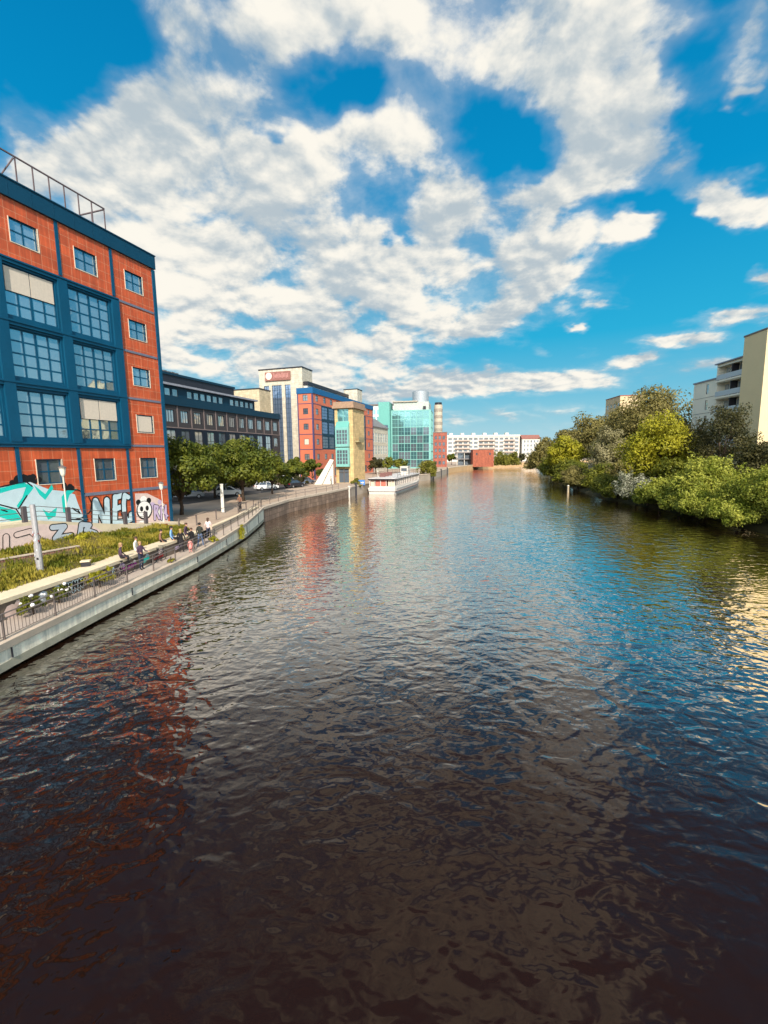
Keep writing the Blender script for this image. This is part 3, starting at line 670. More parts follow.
block(b11, 'wall', 0, 9, 0, 6.6, 1.2, 18.2, [BRICK], [(1.5+2.5*i, 2.8+2.5*i, 3+3*k, 4.6+3*k) for i in range(3) for k in range(5)], hF)
for h in hF: window(b11, MF(0), (h[0]+h[1])/2, (h[2]+h[3])/2, 1.1, 1.6, 2, 1, DARK, G_DARK, .1, .07, face='F')
mb = MB(); mb.box(-.1, 9.1, -.1, 6.7, 18.202, 18.5); mb.build('roof', STEEL, b11)

# ================================================================== far end of the canal
b12 = thing('apartment_block', 'long white apartment block with balcony bands at the far end of the canal', 'building', (108, 352, 0), R_(94))
hF = [(1+4.1*i, 3.9+4.1*i, 3.2+3.05*k, 5.0+3.05*k) for i in range(15) for k in range(6)]
block(b12, 'wall', 0, 12, 0, 62, 1.0, 21.2, [mat('block_white', lin(198, 190, 180), .7)], [], hF, depth=.5)
for h in hF: window(b12, MF(0), (h[0]+h[1])/2, (h[2]+h[3])/2, 2.9, 1.8, 3, 1, WHITE, G_DARK, .4, .1, face='F')
for k in range(5):
    for (a, b) in ((4, 13), (20, 33), (40, 52)):
        mb = MB(); mb.box(-1.2, 0, a, b, 5.55+3.05*k, 5.75+3.05*k); mb.box(-1.25, -1.15, a, b, 5.75+3.05*k, 6.6+3.05*k); mb.build('balcony', mat('balcony_tan', lin(176, 158, 146), .7) if k == 0 and a == 4 else bpy.data.materials['balcony_tan'], b12)
mb = MB(); mb.box(-.3, 12, -.3, 62.3, 21.202, 22.4); mb.build('roof', WHITE, b12)
for k in range(6): mb = MB(); mb.box(3, 6, 8+9*k, 10.5+9*k, 22.402, 24.2); mb.build('chimney', WHITE, b12)
b13 = thing('apartment_block', 'stepped white flats with stacked balconies left of the long apartment block', 'building', (53, 352, 0), R_(92))
hF = [(.8+3*i, 2.8+3*i, 3.2+3.05*k, 5.0+3.05*k) for i in range(4) for k in range(5)]
block(b13, 'wall', 0, 10, 0, 12.5, 1, 19, [bpy.data.materials['block_white']], [], hF, depth=.3)
for h in hF: window(b13, MF(0), (h[0]+h[1])/2, (h[2]+h[3])/2, 2, 1.8, 2, 1, WHITE, G_DARK, .2, .1, face='F')
for k in range(4): mb = MB(); mb.box(-1.3, 0, 0, 6+(k % 2)*5, 5.4+3.05*k, 6.3+3.05*k); mb.build('balcony', WHITE, b13)
b14 = thing('tenement_house', 'white tenement house with red tiled roof behind the far bank trees', 'building', (124, 352, 0), R_(96))
hF = [(1+2.7*i, 2.4+2.7*i, 3.2+3.2*k, 5.2+3.2*k) for i in range(5) for k in range(5)]
block(b14, 'wall', 0, 11, 0, 14.5, 1, 19, [WHITE], [], hF)
for h in hF: window(b14, MF(0), (h[0]+h[1])/2, (h[2]+h[3])/2, 1.4, 2, 2, 1, WHITE, G_DARK, .1, .08, face='F')
mb = MB(); mb.prism([(-.5, 19.002), (11.5, 19.002), (8, 22.2), (3, 22.2)], -.4, 14.9, T=lambda x, z, y: (x, y, z)); mb.build('roof', mat('red_tile_roof', lin(132, 86, 76), .75), b14)
b15 = thing('brick_pavilion', 'red brick cube with flat roof standing on the far quay wall', 'building', (56.8, 228, 0), R_(86))
block(b15, 'wall', 0, 9, 0, 10.6, 1.2, 10.0, [tilemat('orange_brick', lin(170, 88, 62), lin(150, 92, 72), .6, .3, .03, .16, .8, 'xy', .2, .5)], [], [(1.5, 2.4, 7.2, 8.4), (8.2, 9.1, 7.2, 8.4)])
for y in (1.95, 8.65): window(b15, MF(0), y, 7.8, .9, 1.2, 1, 1, DARK, G_DARK, .1, .06, face='F')
mb = MB(); mb.box(-.1, 9.1, -.1, 10.7, 10.002, 10.2); mb.build('roof', STEEL, b15)
b16 = thing('modern_house', 'low grey modern house with open terraces next to the brick cube', 'building', (47.6, 236, 0), R_(84))
mb = MB()
for z in (1.2, 5.0, 8.4): mb.box(0, 9, 0, 8.6, z, z+.5)
mb.build('floor_slab', mat('slab_grey', lin(120, 116, 116), .7), b16)
mb = MB(); mb.box(1.6, 9, .8, 7.6, 1.7, 5.0); mb.box(1.6, 9, .8, 7.6, 5.5, 8.4); mb.build('wall', G_DARK, b16)
for y in (.3, 4.2, 8.1): mb = MB(); mb.box(.2, .5, y, y+.3, 1.7, 5.0); mb.box(.2, .5, y, y+.3, 5.5, 8.4); mb.build('post', WHITE, b16)

# ================================================================== RIGHT BANK buildings (local x runs towards the viewer)
RB = R_(264.5)
b17 = thing('apartment_block', 'cream apartment block with recessed balconies and a windowless end tower on the wooded bank', 'building', (59.3, 70.5, 0), RB)
RCREAM = mat('cream_render', lin(220, 196, 152), .75, .07, .4, fine=.04)
RWHITE = mat('white_render', lin(232, 224, 204), .75, .08, .4, fine=.04)
block(b17, 'tower_wall', -5, 0, 0, 13, 1.5, 26.4, [RCREAM], [], [], fs=1)
mb = MB(); mb.box(-5.1, .1, -.1, 13.1, 26.402, 26.65); mb.build('roof', STEEL, b17)
hs_ = []
for k in range(7):
    z = 2.6+2.9*k
    hs_.append((-11.6, -5.6, z+.0, z+2.45))
hs_ = [(-12.1, -5.3, 20.5-2.9*k, 22.95-2.9*k) for k in range(7)]
block(b17, 'wall', -12.4, -5.002, .6, 12, 1.5, 23.4, [RWHITE, RCREAM], hs_, [], fs=1, depth=1.3)
mb = MB(); mb.box(-12.6, -5.1, .2, 12, 23.402, 23.6); mb.build('roof', mat('blue_grey_edge', lin(130, 136, 150), .6), b17)
for k in range(7):
    z = 20.5-2.9*k
    mb = MB(); mb.box(-12.3, -5.2, .35, .62, z-.28, z+.02); mb.build('balcony_slab', RWHITE, b17)
    mb = MB(); mb.box(-12.1, -5.3, .38, .44, z+.12, z+.98); mb.build('balcony_rail', mat('rail_glass', lin(176, 182, 186), .3, .05) if k == 0 else bpy.data.materials['rail_glass'], b17)
    for u in (-11.3, -9.6, -7.8, -6.2):
        mb = MB(); mb.box(u-.5, u+.5, 1.8, 1.88, z+.05, z+2.2); o = mb.build('window', G_DARK if u in (-9.6,) else G_PALE, b17)
    mb = MB(); mb.box(-8.75, -8.55, .7, 1.85, z, z+2.44); mb.build('balcony_divider', DARK, b17)
hs_ = [(-15.6, -14.8, 18.6-2.9*k, 20.4-2.9*k) for k in range(6)]
block(b17, 'wing_wall', -19.5, -12.402, .8, 12, 1.5, 21.0, [RWHITE], hs_, [], fs=1)
for h in hs_: window(b17, MS(.8), -15.2, h[2]+.9, .8, 1.8, 1, 2, STEEL, G_PALE, .1, .06)
mb = MB(); mb.box(-19.6, -12.45, .6, 12, 21.002, 21.25); mb.build('roof', bpy.data.materials['blue_grey_edge'], b17)
mb = MB()
for k in range(1, 7): mb.box(-19.5, -12.4, .77, .8, 20.9-2.9*k-.03, 20.9-2.9*k+.03)
mb.build('panel_joint', STEEL, b17)
b18 = thing('apartment_block', 'beige flat-roofed block mostly hidden behind the tall olive trees', 'building', (80.2, 152, 0), RB)
hs_ = [(-11+3*i, -9.6+3*i, 23-3*k, 24.6-3*k) for i in range(4) for k in range(6)]
block(b18, 'wall', -12, 0, 0, 8, 1.5, 26.6, [mat('beige_block', lin(206, 180, 142), .75)], hs_, [], fs=1)
for h in hs_: window(b18, MS(0), (h[0]+h[1])/2, h[2]+.8, 1.4, 1.6, 2, 1, WHITE, G_PALE, .1, .07)
mb = MB(); mb.box(-12.1, .1, -.1, 8.1, 26.602, 26.9); mb.build('roof', mat('red_edge', lin(150, 92, 78), .7), b18)

# ================================================================== SETTING: water, ground, quays
def watermat():
    m, t, p = newmat('canal_water')
    p.inputs['Base Color'].default_value = (.012, .0046, .0024, 1); p.inputs['Roughness'].default_value = .03; p.inputs['IOR'].default_value = 1.75; p.inputs['Specular Tint'].default_value = (1, .86, .78, 1)
    tc = t.n('ShaderNodeTexCoord').outputs['Object']
    def nz(sc_, st, det, ro, rot=0.0, dist=0.0):
        mp = t.n('ShaderNodeMapping', i={0: tc}); mp.inputs['Scale'].default_value = st; mp.inputs['Rotation'].default_value = (0, 0, rot)
        return t.n('ShaderNodeTexNoise', i={'Vector': mp.outputs[0], 'Scale': sc_, 'Detail': det, 'Roughness': ro, 'Distortion': dist}).outputs[0]
    a = nz(.55, (1, 1.5, 1), 2.0, .5, R_(20), .3); b = nz(1.25, (.92, 1.15, 1), 1.5, .45, R_(-24), .6); c = nz(3.6, (.9, 1.15, 1), 1.0, .4, R_(14), .4)
    gust = t.smooth(nz(.07, (1, .6, 1), 3.0, .5), .35, .65, .65, 1.25)
    h = t.math('ADD', t.math('ADD', t.math('MULTIPLY', a, .030), t.math('MULTIPLY', b, .072)), t.math('MULTIPLY', c, .019))
    h = t.math('MULTIPLY', h, gust)
    bn = t.n('ShaderNodeBump', i={'Height': h, 'Strength': 1.0, 'Distance': 1.0}).outputs[0]
    t.L.new(bn, p.inputs['Normal']); p.inputs['Specular IOR Level'].default_value = 0; p.inputs['Roughness'].default_value = .6
    fac = t.n('ShaderNodeLayerWeight', i={'Blend': .5, 'Normal': bn}).outputs['Facing']
    rp = t.n('ShaderNodeValToRGB', i={0: fac}); el = rp.color_ramp.elements
    for q, v in ((0.0, .012), (.2, .022), (.36, .042), (.5, .145), (.68, .64), (1.0, 1.0)):
        e = el[0] if q == 0 else el[len(el)-1] if q == 1 else el.new(q); e.position = q; e.color = (v, v, v, 1)
    gl = t.n('ShaderNodeBsdfGlossy', i={'Color': (1, .93, .85, 1), 'Roughness': .03, 'Normal': bn})
    mx = t.n('ShaderNodeMixShader', i={0: rp.outputs[0], 1: p.outputs[0], 2: gl.outputs[0]})
    t.L.new(mx.outputs[0], t.nt.nodes['Material Output'].inputs[0])
    return m
WATER = watermat()
mb = MB(); mb.poly([(-900, -300, 0), (1500, -300, 0), (1500, 2500, 0), (-900, 2500, 0)]); struct(mb.build('water', WATER))

def offset(line, d):
    out = []
    for i, p in enumerate(line):
        a = Vector(line[max(i-1, 0)][:2]); b = Vector(line[min(i+1, len(line)-1)][:2]); e = (b-a).normalized()
        out.append((p[0]-e.y*d, p[1]+e.x*d))
    return out
def sweep(mb, line, d0, d1, z0, z1, m=0):
    """a wall along a line: d measured to the left of it; z0, z1 numbers or lists"""
    A, B = offset(line, d0), offset(line, d1); n = len(line)
    Z0 = z0 if hasattr(z0, '__len__') else [z0]*n; Z1 = z1 if hasattr(z1, '__len__') else [z1]*n
    ring = [[(*A[i], Z0[i]), (*A[i], Z1[i]), (*B[i], Z1[i]), (*B[i], Z0[i])] for i in range(n)]
    for i in range(n-1):
        for k in range(4): j = (k+1) % 4; mb.poly([ring[i][k], ring[i+1][k], ring[i+1][j], ring[i][j]], m)
    mb.poly(ring[0], m); mb.poly(ring[-1], m)
def dense(line, step):
    out = []
    for a, b in zip(line, line[1:]):
        n = max(1, int((Vector(b)-Vector(a)).length/step))
        out += [tuple(Vector(a).lerp(Vector(b), k/n)) for k in range(n)]
    return out+[line[-1]]
QL = dense([(-14.3, -20), (-14.3, 16), (-14.1, 21), (-13.8, 26), (-13.5, 31), (-13.5, 37), (-13.6, 43), (-14.15, 49), (-14.62, 53)], 1.8)
def pz(y): return 1.15 if y < 33 else 1.15+.7*min(1, (y-33)/20)
LG = dense([(-17.0, -20), (-16.9, 10), (-16.4, 18.1), (-15.7, 23.5), (-15.3, 29), (-14.95, 33), (-14.85, 40), (-14.95, 46), (-15.2, 53)], 1.8)
UQ = [(-14.62, 53), (-13.5, 62), (-11.8, 67.6), (-9.4, 74.4), (-6.3, 84.7), (-5.7, 88), (3.4, 117), (10.5, 131), (14.6, 138), (27.6, 187), (47.6, 232), (62.6, 263), (160, 330), (320, 420)]
# street level of the left bank, one sheet to the horizon
mb = MB(); L2 = offset(LG, .3)
mb.poly([(x, y, 1.85) for x, y in L2]+[(x-.25, y+.1, 1.85) for x, y in UQ[1:]]+[(1400, 1200, 1.85), (1400, 2400, 1.85), (-880, 2400, 1.85), (-880, -280, 1.85), (-200, -280, 1.85), (-17.3, -20, 1.85)])
struct(mb.build('ground', PLAZA))
mb = MB()
for i in range(len(QL)-1):
    f = lambda y: min(range(len(LG)), key=lambda k: abs(LG[k][1]-y))
    a, b = QL[i], QL[i+1]; c, d = LG[f(b[1])], LG[f(a[1])]
    if i == len(QL)-2: c = LG[-1]
    mb.poly([(a[0]-.2, a[1], pz(a[1])), (b[0]-.2, b[1], pz(b[1])), (c[0]-.1, c[1], pz(c[1])-.0), (d[0]-.1, d[1], pz(d[1]))])
struct(mb.build('promenade', PAVEM))
mb = MB(); mb.poly([(-60, 58, 1.854), (-26, 58, 1.854), (-15.5, 92, 1.854), (-40, 104, 1.854)]); struct(mb.build('road', ASPH))

qw = thing('quay_wall', 'pale streaked concrete quay wall with warm coping along the lower promenade', 'wall')
mb = MB(); sweep(mb, QL, 0, .45, .15, [pz(p[1])-.22 for p in QL]); mb.build('wall', CONC, qw)
mb = MB(); sweep(mb, QL, .46, .8, -1.5, .5); mb.build('recessed_base', mat('recess_shade', lin(34, 28, 22), .5, .3), qw)  # dark colour stands in for the shade beneath the overhanging wall
mb = MB(); sweep(mb, QL, -.05, .5, [pz(p[1])-.218 for p in QL], [pz(p[1])+.06 for p in QL]); mb.build('coping', COPING, qw)
mb = MB(); sweep(mb, QL, -.012, 0, .14, .46); mb.build('footing', mat('stained_footing', lin(168, 160, 138), .8, .45, 1.4, (1, 1, .4)), qw)
mb = MB()
for i in range(2, len(QL)-1, 3):
    x, y = QL[i]; mb.box(x-.02, x+.055, y-.015, y+.015, .505, pz(y)-.24)
mb.build('joint', DARK, qw)
qs = thing('quay_wall', 'brown stained stone quay wall curving towards the yellow tower', 'wall')
UQs = dense(UQ[:5], 2.5)
mb = MB(); sweep(mb, UQs, 0, .6, -1.5, 1.62); mb.build('wall', STONE, qs)
mb = MB(); sweep(mb, UQs, -.08, .7, 1.622, 1.93); mb.build('coping', COPING, qs)
qf = thing('quay_wall', 'low grey quay wall behind the moored boat running to the far bank', 'wall')
UQf = dense(UQ[4:10], 6)
mb = MB(); sweep(mb, UQf, 0, .6, -1.5, 1.75); mb.build('wall', mat('far_quay', lin(168, 154, 138), .85, .3, .3), qf)
mb = MB(); sweep(mb, UQf, -.08, .7, 1.752, 2.0); mb.build('coping', COPING, qf)
mb = MB()
for i in range(1, len(UQf)-1, 3): x, y = UQf[i]; mb.box(x-.1, x+.35, y-.2, y+.2, -1, 2.6)
mb.build('fender_post', DARK, qf)
qy = thing('quay_wall', 'ochre sandstone quay wall below the red brick cube', 'wall')
UQy = dense(UQ[9:13], 8)
mb = MB(); sweep(mb, UQy, 0, .6, -1.5, 2.1); mb.build('wall', mat('ochre_quay', lin(196, 160, 118), .85, .25, .3), qy)
mb = MB(); sweep(mb, UQy, -.08, .7, 2.102, 2.3); mb.build('coping', LEDGE, qy)

# retaining wall between promenade and the grassy terrace
rw = thing('retaining_wall', 'low rendered retaining wall with wide pale ledge and graffiti beside the promenade', 'wall')
LGa = [p for p in LG if p[1] < 37.5]
mb = MB(); sweep(mb, LGa, 0, .3, 1.0, 1.9); mb.build('wall', GROUT, rw)
mb = MB(); sweep(mb, LGa, -.06, 1.15, 1.902, 2.08); mb.build('ledge', LEDGE, rw)
LGb = [p for p in LG if p[1] > 37.4]
mb = MB(); sweep(mb, LGb, 0, .3, 1.0, 1.95); mb.build('wall', COPING, rw); mb = MB(); sweep(mb, LGb, -.05, .4, 1.952, 2.06); mb.build('ledge', LEDGE, rw)
def wallpt(y0):
    for a, b in zip(LG, LG[1:]):
        if a[1] <= y0 <= b[1]:
            f = (y0-a[1])/(b[1]-a[1]); return a[0]+(b[0]-a[0])*f
    return LG[-1][0]
g = Spray(lambda u, d, z: (wallpt(u)+.012+d, u, z))
for k in range(26):
    y = 9+random.random()*21; g.disc((y, 1.35+random.random()*.35), .12+random.random()*.22, random.choice((P_, L_, G_, P_, H_, G_, W_)), 9)
g.poly([(17.0, 1.2), (17.1, 1.8), (17.9, 1.82), (18.0, 1.2)], L_); g.stroke([(17.3, 1.2), (17.5, 1.55), (17.75, 1.5), (17.9, 1.8)], .12, M_)
for y in (21.0, 21.35, 21.75, 22.1): g.letter([[(y, 1.3), (y+.05, 1.78), (y+.22, 1.4), (y+.24, 1.75)]], .13, K, W_, .06)
g.stroke([(23.2, 1.6), (23.9, 1.65)], .3, M_); g.stroke([(25.3, 1.45), (26.6, 1.5)], .24, M_); g.stroke([(24.6, 1.3), (24.6, 1.75)], .2, W_)
g.stroke([(28.6, 1.4), (29.5, 1.42)], .26, R__); g.stroke([(27.4, 1.5), (27.9, 1.6)], .3, T_); g.stroke([(31, 1.5), (31.8, 1.55)], .22, L_)
g.mb.build('graffiti', PM, rw, clean=False)

# grassy mound between ledge and ramp
GR = lambda s_, d_: (-20.12+.3007*s_+.954*d_, 41.29+.9537*s_-.3007*d_)
mrows = []
for k in range(15):
    f = k/14; s_ = -46+45.2*f
    a = Vector((*GR(s_, 1.8), 0)); y = a.y-4.2-4.5*(1-f)*.2; y = 2+33.6*f
    b = Vector((wallpt(max(-19, y))-1.0, y, 0)); za = 1.88 if s_ > -1 else 1.9+min(.75, (-s_-1)*.085)
    mrows.append([(a.lerp(b, q/6).x, a.lerp(b, q/6).y, (za+.25*math.sin(math.pi*q/6)*(1-f)+(1.99-za)*(q/6))) for q in range(7)])
mb = MB()
for i in range(14):
    for q in range(6): mb.poly([mrows[i][q], mrows[i+1][q], mrows[i+1][q+1], mrows[i][q+1]])
struct(mb.build('terrace', EARTH, smooth=True))
def leafmesh(name, mt, P, N, S, asp=.5, seed=0, up=0.0):
    """many small leaf-shaped faces: points P, facing N, length S"""
    rg = np.random.default_rng(seed); n = len(P)
    N = N/np.maximum(np.linalg.norm(N, axis=1, keepdims=True), 1e-6)
    T = rg.normal(size=(n, 3)); T[:, 2] += up; T -= N*np.sum(T*N, axis=1, keepdims=True); T /= np.maximum(np.linalg.norm(T, axis=1, keepdims=True), 1e-6)
    B = np.cross(N, T); S = np.broadcast_to(np.asarray(S, float).reshape(-1, 1), (n, 1))
    V = np.stack([P-T*S*.5, P+B*S*asp*.5+N*S*.06, P+T*S*.5, P-B*S*asp*.5+N*S*.06], 1).reshape(-1, 3)
    me = bpy.data.meshes.new(name); me.vertices.add(4*n); me.vertices.foreach_set('co', V.astype(np.float32).ravel())
    me.loops.add(4*n); me.loops.foreach_set('vertex_index', np.arange(4*n, dtype=np.int32)); me.polygons.add(n)
    me.polygons.foreach_set('loop_start', np.arange(0, 4*n, 4, dtype=np.int32)); me.update(calc_edges=True); me.materials.append(mt); return me
rg = np.random.default_rng(7)
GRASS = leafmat('grass_blades', lin(84, 92, 20), lin(162, 146, 58), .3)
def grass_pts(n):
    P = []
    while len(P) < n:
        i = rg.integers(3, 14); q = rg.integers(0, 6); a, b = rg.random(2)
        p = [np.array(mrows[i+x][q+y]) for x, y in ((0, 0), (1, 0), (1, 1), (0, 1))] if i < 14 else None
        P.append((p[0]*(1-a)+p[1]*a)*(1-b)+(p[3]*(1-a)+p[2]*a)*b)
    return np.array(P)
P = grass_pts(30000)
ex_ = P[:, 0]-(-22.5+(P[:, 1]-18.5)*.36); P = P[~((P[:, 1] > 17.5) & (P[:, 1] < 28) & (ex_ > -.1) & (ex_ < 1.5) & (rg.random(len(P)) < .85))]; clump = np.sin(P[:, 0]*1.7+np.sin(P[:, 1]*1.1)*2)*np.sin(P[:, 1]*1.3+P[:, 0]*.6)
S = .13+.16*rg.random(len(P))+.24*np.clip(clump, -.4, 1); P[:, 2] += S*.42
N = rg.normal(size=(len(P), 3)); N[:, 2] *= .25
go = link('grass', leafmesh('grass', GRASS, P, N, S, .3, 1, 6.0)); struct(go, 'stuff')
tag(go, 'long yellow green grass on the terrace above the promenade', 'grass', kind='stuff')
lw = thing('timber_edging', 'weathered reddish timber edging wall running through the terrace grass', 'edging')
mb = MB(); sweep(mb, [(-22.5, 18.5), (-20.9, 23.2), (-19.3, 27.4)], 0, .22, 1.9, [2.62, 2.6, 2.5]); mb.build('board_wall', TIMBER, lw)
mb = MB(); sweep(mb, [(-22.5, 18.5), (-20.9, 23.2), (-19.3, 27.4)], -.03, .26, [2.622, 2.602, 2.502], [2.68, 2.66, 2.56]); mb.build('cap', COPING, lw)

# railings
def railing(label, line, zf, h, rails, step, balus=None, rm=STEEL, pm=STEEL, off=.2, pw=.03):
    rt = thing('railing', label, 'railing'); pts = offset(line, off)
    for x, y in pts[::step]:
        mb = MB(); mb.box(x-pw, x+pw, y-pw, y+pw, zf(y)-.02, zf(y)+h); mb.build('post', pm, rt)
    for rh in rails:
        mb = MB(); mb.tube([(x, y, zf(y)+rh) for x, y in pts], .028, 6); mb.build('rail', rm, rt)
    if balus:
        mb = MB()
        for x, y in dense([p for p in pts if balus[0] < p[1] < balus[1]], .16): mb.box(x-.008, x+.008, y-.008, y+.008, zf(y)+.12, zf(y)+.78)
        mb.build('balusters', pm, rt); mb = MB(); mb.tube([(x, y, zf(y)+.12) for x, y in pts if balus[0] < y < balus[1]], .018, 5); mb.build('rail', rm, rt)
    return rt
RAILC = mat('pale_galvanised', lin(128, 116, 108), .45, .2, 4, metal=.3); DPOST = mat('dark_iron', lin(104, 92, 86), .55, .2)
railing('twin-bar iron railing with close balusters along the lower promenade edge', QL, lambda y: pz(y)+.06, 1.0, (1.0, .8), 1, (-20, 24.5), RAILC, DPOST)
railing('bare steel post railing on top of the retaining ledge near the corner column', dense([(-17.2, 36.5), (-16.8, 39), (-16.4, 42.6), (-15.7, 47), (-15.5, 52)], 2.4), lambda y: 1.98, .95, (.92,), 1, None, DPOST, DPOST, 0, .05)
railing('thin post railing above the brown stone quay wall', [p for p in UQs if p[1] < 80], lambda y: 1.93, 1.0, (.97, .55), 1, None, RAILC, DPOST, .35, .035)

# right bank: one sheet, sloping up from the water
RL = dense([(38.5, -60), (37.6, 38), (35.6, 43), (37.2, 52), (37, 66), (37, 77), (40, 94), (50, 130), (63, 177), (85, 254)], 6)
mb = MB()
ofs = [(-1.1, -.6), (-1.6, .3), (-4.5, 1.2), (-10, 2.4), (-900, 2.6)]
def off2(d): return [(x-d*.95, y+d*.18) for x, y in RL]
for (d0, z0), (d1, z1) in zip(ofs, ofs[1:]):
    A, B = off2(d0), off2(d1)
    for i in range(len(RL)-1): mb.poly([(*A[i], z0), (*B[i], z1*1.0), (*B[i+1], z1), (*A[i+1], z0)])
struct(mb.build('river_bank', mat('bank_earth', lin(58, 54, 28), .95, .4, .5), smooth=True))
mb = MB(); mb.poly([(-500, 430, 2.2), (3000, 430, 2.2), (4000, 3000, 2.2), (-3000, 3000, 2.2)]); struct(mb.build('far_ground', EARTH))

# ================================================================== trees and shrubs
LM = {
 'street': leafmat('street_tree_leaf', lin(58, 74, 20), lin(122, 124, 40)), 'olive': leafmat('olive_leaf', lin(98, 92, 42), lin(154, 140, 82)),
 'yellow': leafmat('yellow_green_leaf', lin(126, 124, 24), lin(180, 170, 46)), 'fresh': leafmat('fresh_leaf', lin(104, 116, 30), lin(182, 180, 76)),
 'dark': leafmat('dark_leaf', lin(44, 48, 24), lin(86, 80, 42)), 'grey': leafmat('grey_leaf', lin(112, 106, 64), lin(162, 152, 112)),
 'silver': leafmat('silver_leaf', lin(112, 116, 84), lin(184, 180, 158)), 'mid': leafmat('mid_leaf', lin(74, 84, 24), lin(136, 134, 44)),
 'willow': leafmat('willow_leaf', lin(88, 92, 30), lin(146, 138, 56)),
}
SEED = [100]
def crown_pts(r, rx, ry, rz, ncl, nleaf, style):
    """clumps through an uneven volume; returns points, facings and the clump centres"""
    cs = []
    lob = r.normal(size=(6, 3)); lob /= np.linalg.norm(lob, axis=1, keepdims=True)
    while len(cs) < ncl:
        d = r.normal(size=3); d /= np.linalg.norm(d)
        if d[2] < -.55: continue
        k = .72+.34*max(0, float(np.max(lob@d))**6)-.15*r.random()
        rad = k*(1-.55*r.random()**1.6)
        if style == 'cone': rad *= (1.15-.5*(d[2]+.4))
        cs.append(d*rad)
    cs = np.array(cs)*np.array([rx, ry, rz]); rc = (.20+.16*r.random(ncl))*min(rx, ry, rz*1.3)
    if style == 'sparse': rc *= .72
    idx = r.integers(0, ncl, nleaf); d = r.normal(size=(nleaf, 3)); d /= np.linalg.norm(d, axis=1, keepdims=True)
    d[:, 2] = d[:, 2]*.75
    P = cs[idx]+d*(rc[idx]*(.45+.65*r.random(nleaf)**.6))[:, None]
    N = d*.9+P/np.array([rx, ry, rz])*.5+r.normal(size=(nleaf, 3))*.55; N[:, 2] += .35
    if style in ('shoots', 'fringe'):            # upright sprays with pointed tips
        ns = int(ncl*1.3); j = r.integers(0, ncl, ns); tip = cs[j]+np.stack([r.normal(size=ns)*.25*rx, r.normal(size=ns)*.25*ry, (.2+.35*r.random(ns))*rz], 1)
        m = nleaf//3; q = r.integers(0, ns, m); f = r.random(m)[:, None]
        P2 = cs[j][q]*(1-f)+tip[q]*f+r.normal(size=(m, 3))*(.09*rx*(1.15-f)); P = np.concatenate([P, P2]); N = np.concatenate([N, r.normal(size=(m, 3))+[0, 0, .6]])
    if style == 'willow':
        ns = ncl*3; j = r.integers(0, ncl, ns); top = cs[j]+r.normal(size=(ns, 3))*.12*rx; ln = (.5+.8*r.random(ns))*rz
        m = nleaf; q = r.integers(0, ns, m); f = r.random(m)[:, None]
        out = top/np.maximum(np.linalg.norm(top[:, :2], axis=1, keepdims=True), .3)*np.array([1, 1, 0])
        P2 = top[q]+out[q]*f*.22*rx-np.array([0, 0, 1])*f*ln[q][:, None]+r.normal(size=(m, 3))*.05*rx
        P2[:, 2] = np.maximum(P2[:, 2], -rz*1.05); P = np.concatenate([P[:nleaf//2], P2]); N = np.concatenate([N[:nleaf//2], r.normal(size=(m, 3))*[1, 1, .3]])
    return P, N, cs
def plant(name, label, cat, x, y, z0, top, wd, kind, leaf, n, style='round', base=None, group=None, dp=1.0, trunk_r=None, ncl=None):
    """a tree or shrub standing at x, y, z0: trunk with limbs, crown from 'base' to 'top'"""
    leaf *= .84; n = int(n*1.45); SEED[0] += 1; r = np.random.default_rng(SEED[0]); base = base if base is not None else z0+.1
    rz = (top-base)/2; cz = base+rz-z0; rx = wd/2; ry = rx*dp
    P, N, cs = crown_pts(r, rx, ry, rz, ncl or max(14, int(26*min(2, wd/6))), n, style)
    keep = P[:, 2]+cz > .05-min(z0, .6); P = P[keep]; N = N[keep]
    P = P+[0, 0, cz]; tr = trunk_r or max(.05, wd*.022)
    o = thing(name, label, cat, (x, y, z0), 0, group)
    up = .8 if style in ('shoots', 'fringe') else -.8 if style == 'willow' else 0
    link('crown', leafmesh('crown', LM[kind], P, N, leaf*(.7+.6*r.random(len(P))), .5, SEED[0], up), o)
    mb = MB(); bz = max(.4, (base-z0)+rz*.45)
    mb.tube([(0, 0, -.3), (.03*wd*r.normal()*.3, 0, bz*.5), (0, 0, bz), (.02*wd*r.normal(), 0, cz+rz*.35)], [tr*1.25, tr, tr*.85, tr*.35], 7)
    for c in cs[:: max(1, len(cs)//9)]:
        q = Vector(c)+Vector((0, 0, cz)); s_ = Vector((0, 0, min(bz*(.75+.3*r.random()), q.z)))
        mb.tube([s_, s_.lerp(q, .5)+Vector((0, 0, .08*wd*r.random())), q], [tr*.5, tr*.33, tr*.12], 5)
    mb.build('trunk', BARK, o, smooth=True, clean=False)
    return o
ST = 'street trees along the forecourt'
plant('street_tree', 'broad street tree beside the blue corner column of the near block', 'tree', -21.9, 47.2, 1.85, 11.0, 8.6, 'street', .44, 8500, base=1.5, group=ST, ncl=44)
plant('street_tree', 'street tree set furthest back, in front of the dark office facade', 'tree', -25.4, 66, 1.85, 10.9, 8.6, 'street', .5, 7500, base=1.8, group=ST, ncl=40)
plant('street_tree', 'tallest and widest street tree, left of the cream tower base', 'tree', -19.6, 61.3, 1.85, 11.6, 9.8, 'street', .46, 9500, base=1.9, group=ST, ncl=48)
plant('street_tree', 'lower street tree nearest the right end of the dark office block', 'tree', -18.4, 72.5, 1.85, 9.2, 6.4, 'street', .5, 5000, base=1.8, group=ST)
plant('street_tree', 'small bright street tree in front of the cream hotel tower', 'tree', -18.6, 93, 1.85, 8.1, 5.4, 'street', .6, 3500, base=1.7, group=ST)
